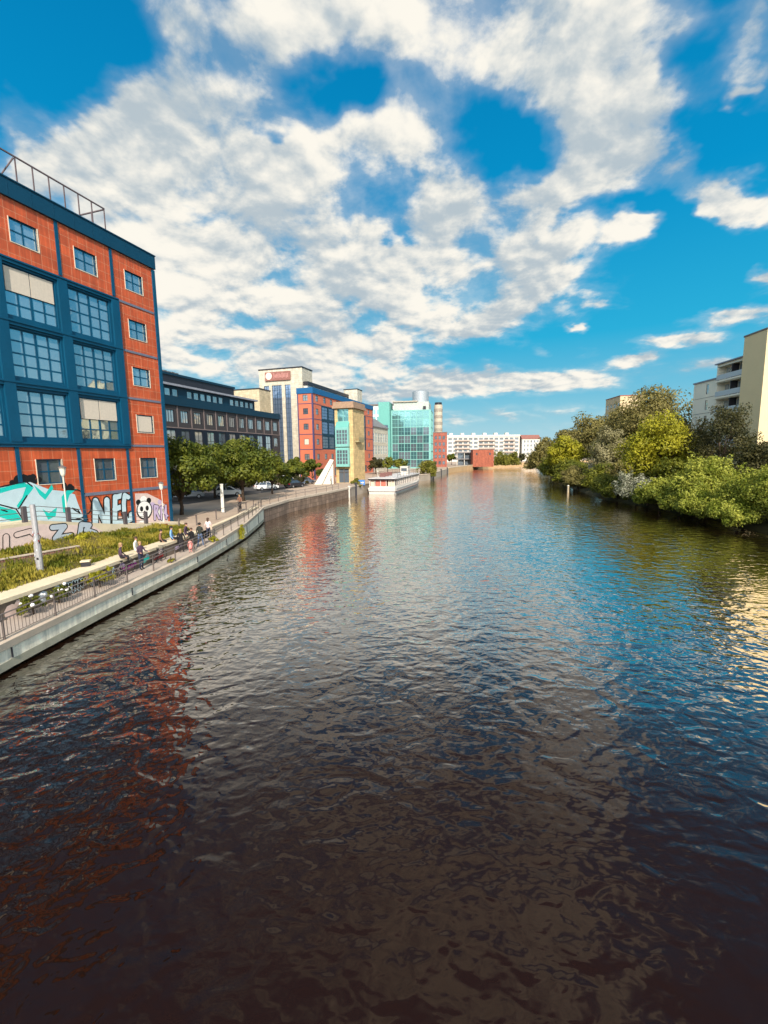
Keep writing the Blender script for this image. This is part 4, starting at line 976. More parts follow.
plant('street_tree', 'small street tree in front of the second orange block, beside the monument', 'tree', -16.2, 101, 1.85, 8.2, 5.2, 'street', .6, 3500, base=1.7, group=ST)
for k, (x, y, w_, h_, lb) in enumerate([(-29, 62, 5, 3.6, 'dark shrub at the left end of the parking row'), (-24, 74, 5, 3.8, 'dark shrub behind the furthest back street tree'), (-19.8, 83, 4.4, 3.6, 'dark shrub by the parked cars near the hotel tower'),
                                        (-17.0, 90, 3.2, 3.4, 'dark shrub beneath the small bright street tree')]):
    plant('shrub', lb, 'shrub', x, y, 1.85, 1.85+h_*.8, w_, 'dark', .4, 1300, group='dark shrubs under the street trees')
for k, (x, y, h_, lb) in enumerate([(-2.6, 143, 7.4, 'round dark tree beside the pale hall, behind the boat'), (1.4, 146, 7.8, 'middle one of the three dark trees behind the boat'), (5.6, 150, 7.2, 'round dark tree in front of the glass building foot')]):
    plant('quay_tree', lb, 'tree', x, y, 1.85, h_, 5.6, 'dark' if k == 0 else 'mid', .6, 1600, base=2.6, group='trees behind the moored boat')
plant('quay_willow', 'drooping willow bush hanging over the quay past the boat bow', 'tree', 14.2, 140, 1.8, 7.2, 5.6, 'willow', .6, 1800, 'willow', base=1.4)
plant('shrub', 'leafy shrub on the quay corner below the yellow tower', 'shrub', -5.6, 90.6, 1.0, 3.5, 2.4, 'willow', .35, 900)
plant('willow', 'broad willow to the right of the red brick cube', 'tree', 65.5, 246, 2, 9.4, 9, 'willow', 1.0, 1800, 'willow', base=1.2, group='willows on the far bank')
plant('willow', 'second far willow, standing between the broad willow and the dark shrub', 'tree', 71.8, 248, 2, 9.6, 8, 'willow', 1.0, 1600, 'willow', base=1.2, group='willows on the far bank')
plant('shrub', 'dark shrub at the water where the canal bends away', 'shrub', 78, 250, 1.5, 8.6, 5, 'dark', 1.0, 800)
plant('small_tree', 'small green tree between the brick house and the grey modern house', 'tree', 38.5, 250, 2, 8.6, 6, 'street', 1.0, 900, base=3)
RBT = 'trees on the wooded right bank'
for (lb, x, y, top, wd, kd, lf, n, stl, base, ncl) in [
    ('olive green tree farthest along the wooded bank, near the canal bend', 68.5, 188, 15.6, 14, 'olive', 1.1, 4200, 'willow', .5, 30),
    ('yellow green round tree leaning over the water near the canal bend', 52.2, 127, 13.2, 11.5, 'yellow', .75, 6000, 'round', .8, 60),
    ('dark brownish olive tree behind the yellow green round tree', 65, 156, 18.4, 15, 'olive', .95, 5200, 'round', 2, 44),
    ('wide olive tree in the middle of the wooded bank', 64.5, 134, 20.6, 17, 'olive', .85, 8000, 'round', 1.6, 70),
    ('olive tree in front of the beige block roof', 60.5, 114, 20.2, 14, 'olive', .72, 7600, 'round', 1.5, 64),
    ('tallest olive tree, just left of the cream apartment block', 62.3, 102, 25.0, 20, 'olive', .72, 13000, 'round', 3, 110),
    ('grey green loose tree below the olive trees', 47.2, 92, 13.4, 10.5, 'grey', .55, 6500, 'round', 1.5, 60),
    ('bright yellow green tree in front of the tallest olive tree', 42.8, 69, 13.8, 12.2, 'yellow', .48, 12500, 'round', 1.6, 90),
    ('dark open-crowned tree with see-through branches before the apartment block', 46.3, 61, 15.6, 11.0, 'dark', .36, 6500, 'sparse', 3, 90),
    ('dense dark tree below the windowless end tower', 47.6, 55, 11.8, 9.6, 'dark', .40, 8000, 'cone', 1.2, 70),
    ('dark tree filling the gap right of the dense dark tree', 53.5, 50, 11, 9.5, 'dark', .42, 5500, 'round', 1.4, 50),
    ('dark green tree between the beige block and the open-crowned tree', 56.5, 84, 14.5, 12, 'dark', .6, 5500, 'round', 1, 54),
    ('dark olive tree in the shade behind the silvery shrub', 52, 99, 13, 11, 'mid', .62, 5000, 'round', 1, 50)]:
    plant('bank_tree', lb, 'tree', x, y, 1.8, top, wd, kd, lf, n, stl, base=base, group=RBT, ncl=ncl)
SB = 'shrubs along the right bank'
for (lb, x, y, top, wd, kd, lf, n, stl) in [
    ('mid green shrub at the water between the canal bend tree and the yellow green tree', 50.6, 131, 5.2, 7, 'mid', .6, 1700, 'fringe'),
    ('low mid green shrub at the water left of the wooden mooring post', 44.6, 106, 3.6, 6, 'mid', .45, 1800, 'fringe'),
    ('low olive shrub at the water straight behind the mooring post', 41.2, 93, 3.4, 5.4, 'olive', .4, 1900, 'fringe'),
    ('low green shrub touching the water left of the silvery shrub', 38.6, 72.5, 3.0, 5, 'mid', .34, 2000, 'fringe'),
    ('low green shrub at the water between the silvery and the fresh green shrubs', 37.9, 62.8, 2.8, 4.4, 'fresh', .3, 1900, 'fringe'),
    ('fresh green rounded shrub halfway up the bank under the dark open-crowned tree', 41.2, 56.5, 6.2, 6.6, 'fresh', .3, 3200, 'round'),
    ('low fresh shrub over the water left of the pointed shoots', 37.2, 55, 3.2, 5, 'fresh', .27, 2600, 'fringe'),
    ('olive shrub filling the bank under the grey green tree', 46.5, 84, 6.5, 8, 'olive', .45, 2600, 'round'),
    ('dark shrub on the upper bank below the windowless tower', 44.5, 49.5, 6.4, 7, 'mid', .32, 3000, 'round'),
    ('dark drooping shrub under the tree by the canal bend', 55.5, 146, 6.4, 7.5, 'mid', .65, 1800, 'round'),
    ('mid green shrub below the yellow green round tree', 47.5, 112, 6.6, 8, 'mid', .5, 2600, 'round'),
    ('olive shrub at the water behind the wooden mooring post', 43.4, 100, 5.0, 6, 'olive', .45, 1900, 'round'),
    ('brownish green shrub beneath the grey green tree', 43.2, 86, 6.2, 7, 'mid', .4, 2800, 'round'),
    ('dark green shrub right of the wooden mooring post', 39.6, 78, 4.4, 5.4, 'mid', .36, 2400, 'round'),
    ('silvery white leaved shrub leaning over the water', 38.4, 66.5, 4.6, 5.6, 'silver', .30, 1700, 'shoots'),
    ('dark green shrub behind the silvery shrub', 42.6, 71, 6.4, 8, 'mid', .36, 3000, 'round'),
    ('dark green shrub under the bright yellow green tree', 43.5, 62.5, 7.2, 8.6, 'mid', .34, 3600, 'round'),
    ('fresh green low shrub right of the silvery shrub', 37.6, 59.5, 4.4, 5.6, 'fresh', .30, 3200, 'fringe'),
    ('fresh green tall shrub with pointed shoots before the open-crowned tree', 39.2, 53.2, 6.9, 6.6, 'fresh', .28, 5200, 'shoots'),
    ('fresh green low shrub hanging over the water below the pointed shoots', 36.4, 50.4, 3.5, 5.4, 'fresh', .26, 3600, 'fringe'),
    ('fresh green shrub below the dense dark tree', 38.4, 46.4, 6.0, 5.6, 'fresh', .25, 4600, 'shoots'),
    ('low bright shrub at the foot of the bank beside the frame edge', 35.8, 44, 3.2, 5.0, 'fresh', .23, 3800, 'fringe'),
    ('tall fresh green shrub cut by the edge of the view', 38.2, 42, 6.9, 6.0, 'fresh', .24, 5000, 'shoots'),
    ('fresh green shrub further along the bank towards the bridge', 38.4, 35.5, 6.2, 6.4, 'fresh', .26, 3600, 'shoots'),
    ('mid green shrub nearest the bridge on the wooded bank', 39.5, 28, 5.8, 6.8, 'mid', .3, 2600, 'round')]:
    plant('bank_shrub', lb, 'shrub', x, y, .5, top*1.04, wd*1.18, kd, lf*1.25, int(n*1.6), stl, base=-.1, group=SB, ncl=max(26, int(wd*9)))
pr = 'plants along the retaining wall'
for (lb, x, y, top, wd, kd, n) in [('dry shrub with white blossoms at the foot of the graffiti wall', -15.7, 18.9, 2.05, 1.1, 'mid', 900), ('second white-flowered shrub, beside the black graffiti letters', -15.6, 20.4, 2.0, .9, 'mid', 700),
                                   ('yellow green shrub against the retaining wall', -15.3, 22.9, 2.2, 1.3, 'yellow', 900)]:
    o = plant('wall_shrub', lb, 'shrub', x, y, 1.15, top, wd, kd, .13, n, 'shoots', base=1.15, group=pr, dp=1.5)
    if 'white' in lb:
        mb = MB()
        for k in range(7): mb.ball((random.uniform(-.2, .45), random.uniform(-.7, .7), random.uniform(.45, .85)), random.uniform(.05, .1), 0, 7, 5)
        mb.build('blossom', WHITEP, o, smooth=True)
for (lb, x, y, top, wd, kd) in [('tall olive weed clump behind the timber edging, below the ramp graffiti', -24.4, 29.2, 3.9, 3.4, 'willow'), ('bushy yellow weed clump between the timber edging and the ramp', -21.5, 30.2, 3.1, 2.6, 'yellow'),
                                ('low weed clump in the grass just beside the pale ledge', -18.6, 19.2, 2.8, 1.8, 'mid')]:
    plant('weed_clump', lb, 'plant', x, y, 2.0, top, wd, kd, .17, 1500, 'shoots', base=1.9, group='weeds on the terrace')
plant('wall_plant', 'yellowish plant growing out of the quay wall face', 'plant', -13.2, 40.2, .7, 1.9, .7, 'yellow', .13, 500, 'willow', base=.5)
plant('wall_plant', 'small weed tuft on the coping behind the walkers', 'plant', -13.7, 34.6, 1.2, 1.75, .8, 'yellow', .13, 400, 'shoots', base=1.2)
plant('wall_plant', 'little weed tuft on the coping nearest the seated cyclists', 'plant', -13.9, 28.0, 1.2, 1.5, .5, 'yellow', .12, 220, 'shoots', base=1.2)
mp_ = thing('mooring_post', 'weathered wooden mooring post standing in the water by the right bank', 'post', (37.6, 89.5, 0))
mb = MB(); mb.tube([(0, 0, -1.5), (0, 0, .9), (0, 0, 1.25)], [.22, .2, .19], 10); mb.build('pile', mat('grey_wood', lin(176, 160, 132), .8, .3, 2), mp_)
mb = MB(); mb.tube([(0, 0, 1.25), (0, 0, 1.4)], [.24, .1], 10); mb.build('cap', WHITE, mp_)

# ================================================================== boat
HULLW = mat('boat_white', lin(208, 200, 190), .4, .06); STRIPE = mat('boat_stripe', lin(120, 84, 78), .5)
bt = thing('tour_boat', 'white flat-roofed passenger boat moored along the quay past the yellow tower', 'boat', (-.45, 90.4, 0), R_(-15.2))
ys = [0, .6, 6, 14, 22, 27, 30, 32.5, 34.2]; hw = [2.9, 3.1, 3.2, 3.2, 3.15, 2.8, 2.0, 1.05, .1]; sh = [1.25, 1.22, 1.2, 1.2, 1.25, 1.45, 1.75, 2.1, 2.4]
def hull(mb, lo, hi, ex=0.0, m=0):
    ring = []
    for y, w_, s_ in zip(ys, hw, sh):
        za, zb = lo(s_), hi(s_); wa = w_*(.88+.12*min(1, max(0, za)/1.0)); yy = y-(.0 if y < 30 else .9*(1-za/max(s_, .1))*((y-30)/4.2))
        ring.append([(-wa-ex, yy, za), (-w_-ex, y, zb), (w_+ex, y, zb), (wa+ex, yy, za)])
    for a, b in zip(ring, ring[1:]):
        for k in range(4): j = (k+1) % 4; mb.poly([a[k], b[k], b[j], a[j]], m)
    mb.poly(ring[0], m); mb.poly(ring[-1], m)
mb = MB(); hull(mb, lambda s: -.5, lambda s: s); mb.build('hull', HULLW, bt)
mb = MB(); hull(mb, lambda s: .42, lambda s: .56, .03); mb.build('rub_strake', STRIPE, bt)
mb = MB(); mb.box(-2.75, 2.75, .5, 27, 1.25, 1.55); mb.build('cabin_base', HULLW, bt)
gl = glassmat('cabin_glass', lin(150, 120, 112), .25, .08)
cab = MB(); cab.box(-2.62, 2.62, 3.2, 26.8, 1.552, 3.0); cab.build('cabin_glazing', gl, bt)
for k in range(15):
    y = .52+1.88*k
    for x in (-2.76, 2.62): fr = MB(); fr.box(x, x+.14, y, y+.16, 1.552, 3.0); fr.build('window_post', HULLW, bt)
for x in (-1.6, -.4, .8, 1.9): fr = MB(); fr.box(x, x+.12, .5, .62, 1.552, 3.0); fr.build('window_post', HULLW, bt)
mb = MB(); mb.box(-2.95, 2.95, .2, 27.4, 3.002, 3.16); mb.box(-2.8, 2.8, .4, 27.2, 3.162, 3.24); mb.build('roof', mat('boat_roof', lin(190, 184, 180), .5), bt)
mb = MB(); mb.box(-2.97, 2.97, .17, .2, 2.9, 3.1); mb.box(-2.96, 2.96, .2, .24, 2.86, 3.0); mb.build('fascia', DARK, bt)
seatred = mat('boat_red', lin(196, 110, 92), .7, .35, 2); cur = mat('boat_curtain', lin(226, 200, 176), .8, .12, 3)
for (x0, x1, mm, nm) in ((-2.55, -1.75, cur, 'curtain'), (-1.45, .95, seatred, 'awning'), (1.2, 1.9, cur, 'curtain'), (2.0, 2.6, cur, 'curtain')):
    mb = MB(); mb.box(x0, x1, .75, .85, 1.6, 2.85)
    for k in range(4): mb.box(x0+(x1-x0)*(k+.3)/4.3, x0+(x1-x0)*(k+.6)/4.3, .70, .75, 1.6, 2.85)
    mb.build(nm, mm, bt)
mb = MB(); mb.box(.3, 2.1, 16, 19, 3.242, 5.1); wh = mb.build('wheelhouse', HULLW, bt)
mb = MB(); mb.box(.2, 2.2, 15.9, 19.1, 5.102, 5.22); mb.build('roof', HULLW, wh); mb = MB(); mb.box(.5, 1.9, 15.97, 16, 4.1, 4.8); mb.build('window', G_DARK, wh)
mb = MB()
for y in (3, 6, 9, 12, 15, 20, 23, 26):
    for x in (-2.7, 2.7): mb.box(x-.03, x+.03, y-.03, y+.03, 3.242, 4.2)
for x in (-2.7, 2.7): mb.box(x-.025, x+.025, 3, 26, 4.2, 4.26); mb.box(x-.02, x+.02, 3.03, 25.97, 3.7, 3.74)
mb.build('roof_railing', STEEL, bt)
mb = MB()
for k, y in enumerate((5, 8, 11)):
    mb = MB(); mb.box(-1.8, -.6, y, y+.5, 3.24, 3.7); mb.box(-1.8, -.6, y+.5, y+.58, 3.24, 4.1); mb.build('deck_bench', STRIPE, bt)
mb = MB(); mb.tube([(-1.2, 1.6, 3.24), (-1.2, 1.6, 4.5)], .05, 6); mb.ball((-1.2, 1.6, 4.6), .16); mb.build('lamp', WHITE, bt)
mb = MB()
for k in range(6): mb.tube([(2.9-.35*k, 28+1.0*k, 1.4+.14*k), (2.9-.35*k, 28+1.0*k, 2.3+.14*k)], .03, 5)
mb.tube([(2.9-.35*k, 28+1.0*k, 2.3+.14*k) for k in range(6)], .03, 5); mb.build('bow_railing', STEEL, bt)

# ================================================================== posts, lamps, sign
sp = thing('sticker_post', 'thick silver post covered in stickers standing on the grassy ledge', 'post', (-18.05, 22.5, 1.95))
mb = MB(); mb.tube([(0, 0, -.1), (0, 0, 1.7)], .16, 12); mb.tube([(0, 0, 1.7), (-.02, 0, 3.75)], [.135, .12], 12); mb.build('pole', SILVER, sp, smooth=False)
mb = MB()
rs = random.Random(5)
for k in range(26):
    a = rs.uniform(-2.6, .9); z = rs.uniform(.1, 2.3); rr = .164 if z < 1.6 else .14; h = rs.uniform(.06, .16); da = rs.uniform(.25, .5)
    rr += .0006*k; mb.poly([(rr*math.cos(a), rr*math.sin(a), z), (rr*math.cos(a+da), rr*math.sin(a+da), z), (rr*math.cos(a+da), rr*math.sin(a+da), z+h), (rr*math.cos(a), rr*math.sin(a), z+h)], rs.randrange(4))
mb.build('stickers', [BLACKP, WHITEP, PAINTG, PAINTR], sp, clean=False)
def lamp(label, x, y, z, h, r=.05):
    o = thing('street_lamp', label, 'lamp', (x, y, z), 0, 'pale lantern posts')
    mb = MB(); mb.tube([(0, 0, 0), (0, 0, .5), (0, 0, h)], [r*1.4, r, r*.8], 8); mb.build('pole', WHITE, o)
    mb = MB(); mb.tube([(0, 0, h), (0, 0, h+.1), (0, 0, h+.5), (0, 0, h+.55)], [.1, .14, .2, .2], 10); mb.build('lantern', mat('lantern', lin(214, 206, 190), .4) if 'lantern' not in bpy.data.materials else bpy.data.materials['lantern'], o)
    mb = MB(); mb.tube([(0, 0, h+.55), (0, 0, h+.6), (0, 0, h+.72)], [.26, .24, .05], 10); mb.build('lantern_cap', STEEL, o)
    return o
lx, ly = GR(-11.1, 1.6); lamp('pale lantern post in front of the large turquoise throw-up', lx, ly, 3.95, 2.9)
lx, ly = GR(-2.2, 1.2); lamp('slim pale lantern post in front of the panda graffiti', lx, ly, 2.2, 3.0, .035)
wp = thing('white_post', 'plain white square post on the paving between the street trees', 'post', (-17.9, 48.6, 1.85), R_(10))
mb = MB(); mb.box(-.15, .15, -.15, .15, 0, 3.1); mb.build('pole', WHITE, wp); mb = MB(); mb.box(-.17, .17, -.17, .17, 3.102, 3.2); mb.build('cap', WHITE, wp)
mb = MB(); mb.box(-.22, .22, -.22, .22, 0, .06); mb.build('base_plate', STEEL, wp)
ws_ = thing('water_sign', 'blue square waterway sign with a white arrow on the quay edge by the boat', 'sign', (-4.7, 92.3, 0), R_(4))
mb = MB(); mb.tube([(0, 0, -.8), (0, 0, 2.9)], .06, 8); mb.build('pole', STEEL, ws_)
mb = MB(); mb.box(-.75, .75, -.08, -.04, 1.75, 2.85); pb = mb.build('sign_board', mat('sign_blue', lin(60, 120, 190), .5), ws_)
mb = MB(); mb.box(-.45, .3, -.09, -.082, 2.22, 2.38); mb.prism([(.3, 2.02), (.6, 2.3), (.3, 2.58)], -.09, -.082, T=lambda x, z, y: (x, y, z)); mb.build('arrow', WHITE, pb)
dp_ = thing('dolphin_post', 'pale concrete dolphin post in the water in front of the yellow tower', 'post', (-6.6, 83.6, 0))
mb = MB(); mb.tube([(0, 0, -1.5), (0, 0, 2.1)], .2, 10); mb.build('pile', WHITE, dp_); mb = MB(); mb.tube([(0, 0, 2.1), (0, 0, 2.25)], [.26, .18], 10); mb.build('cap', WHITE, dp_)
tr = thing('waste_box', 'small dark box with a pale lid standing on the wide ledge', 'box', (-16.6, 23.9, 2.082), R_(20))
mb = MB(); mb.box(-.2, .2, -.16, .16, 0, .26); mb.build('box_body', DARK, tr); mb = MB(); mb.box(-.23, .23, -.19, .19, .262, .33); mb.build('lid', LEDGE, tr)

# ================================================================== parked cars
TYRE = mat('tyre_rubber', lin(26, 26, 28), .85); RIM = mat('rim', lin(170, 170, 172), .35, .1, metal=.7); CGL = glassmat('car_glass', lin(90, 100, 110), .5)
LAMPG = mat('lamp_glass', lin(230, 228, 220), .15); TAIL = mat('tail_lamp', lin(150, 20, 20), .25)
def carpaint(nm, c): return mat(nm, c, .28, .05, spec=.6)
def make_car(label, paint, loc, rot, tall=0.0):
    o = thing('parked_car', label, 'car', loc, rot, 'cars parked under the street trees')
    prof = [(-2.1, .35), (-2.12, .75), (-1.95, .98), (-1.2, 1.02), (.9, .98), (1.85, .84), (2.12, .62), (2.12, .32)]
    mb = MB(); n = len(prof)
    for s in (-1, 1): pass
    rings = []
    for yy, k in ((-.86, .94), (-.78, 1.0), (.78, 1.0), (.86, .94)): rings.append([(x*k, yy, .3+(z-.3)*(k if abs(yy) > .8 else 1.0)) for x, z in prof])
    for a, b in zip(rings, rings[1:]):
        for i in range(n): j = (i+1) % n; mb.poly([a[i], a[j], b[j], b[i]])
    mb.poly(rings[0]); mb.poly(rings[-1][::-1]); mb.build('body', paint, o, smooth=False)
    lo = [(-1.85, .99), (1.1, .985)]; hi = [(-1.45, 1.48+tall), (.25, 1.5+tall)]
    mb = MB(); q = []
    for (x, z), yy in ((lo[0], .76), (lo[1], .76), (hi[1], .62), (hi[0], .62)): q.append([(x, -yy, z), (x, yy, z)])
    for i in range(4): j = (i+1) % 4; mb.poly([q[i][0], q[j][0], q[j][1], q[i][1]])
    mb.poly([a[0] for a in q]); mb.poly([a[1] for a in q][::-1]); mb.build('glasshouse', CGL, o)
    mb = MB(); mb.box(hi[0][0]-.04, hi[1][0]+.04, -.64, .64, hi[0][1], hi[0][1]+.05)
    for yy in (-1, 1):
        for xa, xb in ((lo[0][0], hi[0][0]), (lo[1][0], hi[1][0]), (-.3, -.35)): mb.tube([(xa, .765*yy, .99), (xb, .63*yy, hi[0][1]+.02)], .045, 5)
    mb.build('roof', paint, o)
    for x in (-1.3, 1.32):
        for yy in (-.8, .8):
            mb = MB(); mb.prism([(.32*math.cos(a*math.pi/9), .32*math.sin(a*math.pi/9)) for a in range(18)], -.1, .1, T=lambda u, v, d, x=x, yy=yy: (x+u, yy+d, .32+v)); wh_ = mb.build('wheel', TYRE, o)
            mb = MB(); mb.prism([(.2*math.cos(a*math.pi/6), .2*math.sin(a*math.pi/6)) for a in range(12)], -.112, .112, T=lambda u, v, d, x=x, yy=yy: (x+u, yy+d, .32+v)); mb.build('rim', RIM, wh_)
    for yy in (-.6, .6):
        mb = MB(); mb.box(2.02, 2.14, yy-.17, yy+.17, .62, .74); mb.build('headlight', LAMPG, o)
        mb = MB(); mb.box(-2.14, -2.05, yy-.17, yy+.17, .74, .9); mb.build('tail_light', TAIL, o)
    return o
CW = carpaint('white_car_paint', lin(226, 224, 220)); CS = carpaint('silver_car_paint', lin(168, 170, 174)); CD = carpaint('dark_car_paint', lin(30, 32, 40)); CB = carpaint('blue_grey_car_paint', lin(88, 100, 116))
make_car('white car parked behind the white post under the furthest back street tree', CW, (-24.6, 69.5, 1.86), R_(20))
make_car('silver car parked in the shade left of the white car', CS, (-29.5, 66.5, 1.86), R_(25))
make_car('pale car parked beyond the tallest street tree', CW, (-21.6, 81, 1.86), R_(40))
make_car('dark car parked in front of the small bright street tree', CD, (-17.5, 86.2, 1.86), R_(60))
make_car('white van-like car parked by the cream hotel tower', CW, (-20.9, 97, 1.86), R_(30), .45)
make_car('blue grey car parked next to the white monument', CB, (-16.9, 96, 1.86), R_(70))

# ================================================================== people
def seg(p, a, b):
    ab = b-a; f = max(0, min(1, (p-a).dot(ab)/max(ab.dot(ab), 1e-9))); return (p-(a+ab*f)).length
def limb(a, f, l): return Vector(a)+Vector(f).normalized()*l
def person(label, loc, rot, top, legs, hair, pose='stand', sc_=1.0, shoes=None, arms=((.1, .2), (.1, .2)), lean=0.0, longhair=False, dress=False, cat='person', group='people on the promenade'):
    """one skinned figure; x to its left, -y ... it faces +y"""
    V = {}; seat = pose != 'stand'
    hip = .93 if pose == 'stand' else .10
    V['pel'] = ((0, 0, hip), .125); V['spine'] = ((0, lean*.25, hip+.19), .115); V['chest'] = ((0, lean*.6, hip+.40), .14)
    V['neck'] = ((0, lean*.8, hip+.57), .055); V['jaw'] = ((0, lean*.9+.03, hip+.65), .072); V['head'] = ((0, lean*.92+.02, hip+.74), .092); V['crown'] = ((0, lean*.92, hip+.81), .062)
    E = [('pel', 'spine'), ('spine', 'chest'), ('chest', 'neck'), ('neck', 'jaw'), ('jaw', 'head'), ('head', 'crown')]
    V['nose'] = ((0, lean*.92+.125, hip+.725), .014); E.append(('head', 'nose'))
    hands = []
    for s, nm in ((-1, 'l'), (1, 'r')):
        out, fw = arms[0 if s < 0 else 1]
        sh = Vector((s*.175, lean*.62, hip+.49)); el = limb(sh, (s*(.18+out), fw*.5-.08, -1), .29); wr = limb(el, (s*.05, .35+fw*1.4, -1 if fw < .6 else -.15), .25); ha = limb(wr, (s*.02, .3+fw*1.4, -1 if fw < .6 else -.1), .085)
        V['sh'+nm] = (sh, .062); V['el'+nm] = (el, .044); V['wr'+nm] = (wr, .03); V['ha'+nm] = (ha, .034)
        E += [('chest', 'sh'+nm), ('sh'+nm, 'el'+nm), ('el'+nm, 'wr'+nm), ('wr'+nm, 'ha'+nm)]; hands.append((s, wr, ha))
        if not seat:
            st = .12*s*(1 if 'walk' in label else .25)
            h_ = (s*.09, 0, .87); k_ = (s*.105, .03+st*.8, .48); a_ = (s*.11, st*1.6-.02, .085); t_ = (s*.12, st*1.6+.15, .04)
        elif pose == 'sit':
            h_ = (s*.09, .08, .09); k_ = (s*.13, .45, .10); a_ = (s*.12, .42, -.34); t_ = (s*.13, .57, -.39)
        else:            # riding
            h_ = (s*.09, .06, .06); k_ = (s*.11, .34, -.16+.14*s); a_ = (s*.11, .16, -.56+.16*s); t_ = (s*.11, .30, -.61+.16*s)
        V['hp'+nm] = (h_, .09); V['kn'+nm] = (k_, .062); V['an'+nm] = (a_, .042); V['to'+nm] = (t_, .036)
        E += [('pel', 'hp'+nm), ('hp'+nm, 'kn'+nm), ('kn'+nm, 'an'+nm), ('an'+nm, 'to'+nm)]
    ks = list(V); me = bpy.data.meshes.new('body'); me.from_pydata([tuple(V[k][0]) for k in ks], [(ks.index(a), ks.index(b)) for a, b in E], [])
    ob = bpy.data.objects.new('tmp', me); col.objects.link(ob); sk = ob.modifiers.new('s', 'SKIN'); sk.use_smooth_shade = True
    for i, k in enumerate(ks):
        sv = me.skin_vertices[0].data[i]; r = V[k][1]; sv.radius = (r*(1.25 if k in ('chest', 'pel', 'spine') else 1), r*(.85 if k in ('chest', 'spine') else 1)); sv.use_root = (k == 'pel')
    sb = ob.modifiers.new('d', 'SUBSURF'); sb.levels = 1; sb.render_levels = 1
    dg = bpy.context.evaluated_depsgraph_get(); bm = bmesh.new(); tmp = bpy.data.meshes.new_from_object(ob.evaluated_get(dg)); bm.from_mesh(tmp)
    bpy.data.objects.remove(ob)
    def role(a, b):
        q = {a, b}
        if q & {'jaw', 'head', 'crown', 'nose', 'hal', 'har'} : return 0
        if a == 'chest' and b == 'neck': return 1
        if q & {'tol', 'tor'}: return 3
        if q & {'hpl', 'hpr', 'knl', 'knr', 'anl', 'anr'}: return 2
        return 1
    segs = [(Vector(V[a][0]), Vector(V[b][0]), role(a, b), (V[a][1]+V[b][1])/2) for a, b in E]
    for f in bm.faces:
        c = f.calc_center_median(); f.material_index = min(segs, key=lambda q: seg(c, q[0], q[1])-q[3]*.6)[2]; f.smooth = True
    bm.to_mesh(tmp); bm.free()
    mb = MB(); mb.v = [tuple(v.co) for v in tmp.vertices]; mb.f = [tuple(p.vertices) for p in tmp.polygons]; mb.m = [p.material_index for p in tmp.polygons]
    for s, wr, ha in hands:          # five bent fingers rooted in the palm
        d = (ha-wr).normalized(); side = Vector((0, 1, 0))-d*d.y; side = side.normalized() if side.length > .2 else Vector((1, 0, 0)); inn = d.cross(side)*s
        for k, ln in enumerate((.066, .078, .074, .058)):
            b = ha+side*(.024-.016*k)+d*.01; m1 = b+d*ln*.55+inn*.004; mb.tube([b, m1, m1+(d*.8-inn*.5).normalized()*ln*.5], [.009, .008, .006], 5, 0)
        b = ha-d*.02+side*.028; mb.tube([b, b+(side+d*.6).normalized()*.035, b+(side*.5+d).normalized()*.062], [.011, .009, .007], 5, 0)
    hz = Vector(V['head'][0])
    for s in (-1, 1): mb.ball((s*.034, hz.y+.083, hz.z+.008), .011, 4, 6, 4); mb.ball((s*.092, hz.y-.005, hz.z-.01), (.014, .028, .036), 0, 6, 5)
    mb.ball((0, hz.y+.088, hz.z-.055), (.026, .008, .008), 5, 8, 4)
    o = thing('person', label, cat, loc, rot, group); o.scale = (sc_,)*3
    link('body', mb.mesh('body', [SKIN, top, legs, shoes or BLACKP, BLACKP, mat('lips', lin(150, 84, 78)) if 'lips' not in bpy.data.materials else bpy.data.materials['lips']], True, False), o)
    mb = MB(); mb.ball((0, hz.y-.018, hz.z+.03), (.108, .116, .098), 0, 12, 8)
    if longhair: mb.ball((0, hz.y-.07, hz.z-.09), (.095, .06, .17), 0, 10, 6)
    mb.v = [(x, y-.0 if z > hz.z-.02 or y < hz.y+.03 else min(y, hz.y+.03), z) for x, y, z in mb.v]
    mb.build('hair', hair, o, smooth=True, clean=False)
    if dress:
        mb = MB(); c = hip
        mb.tube([(0, 0, c+.08), (0, 0, c-.1), (0, .01, c-.42)], [.15, .2, .27], 12); mb.build('skirt', top, o, smooth=True)
    return o
def cloth(nm, c): return mat(nm, c, .85, .15, 6)
DKT = cloth('charcoal_cloth', lin(36, 32, 36)); PLM = cloth('plum_cloth', lin(74, 54, 70)); LBL = cloth('light_blue_cloth', lin(120, 160, 204)); JEAN = cloth('denim', lin(86, 104, 136)); DJN = cloth('dark_denim', lin(44, 48, 66))
WHC = cloth('white_cloth', lin(226, 216, 200)); BRC = cloth('brown_cloth', lin(128, 92, 74)); PKC = cloth('pink_cloth', lin(222, 142, 134)); GRC = cloth('dark_green_cloth', lin(44, 46, 40)); PPK = cloth('pale_pink_cloth', lin(226, 196, 190)); BLKC = cloth('black_cloth', lin(20, 18, 20))
HBL = mat('blond_hair', lin(158, 126, 84), .7, .2, 8); HBR = mat('brown_hair', lin(70, 48, 34), .7, .2, 8); HDK = mat('dark_hair', lin(28, 22, 20), .7, .2, 8)
E_ = R_(-90)
person('person in dark jacket with blond hair sitting on the ledge beside a bicycle', (-15.75, 25.6, 2.09), E_+.5, PLM, DKT, HBL, 'sit', 1.0, lean=.12, arms=((.1, .5), (.1, .4)), longhair=True)
person('blond person in dark patterned top standing against the ledge', (-15.05, 26.6, 1.15), E_-.4, PLM, DJN, HBL, 'stand', 1.0, arms=((.15, .7), (.15, .7)))
person('person in a white shirt sitting further back on the ledge', (-15.95, 27.6, 2.09), E_+.2, WHC, WHC, HBR, 'sit', 1.0, lean=.1)
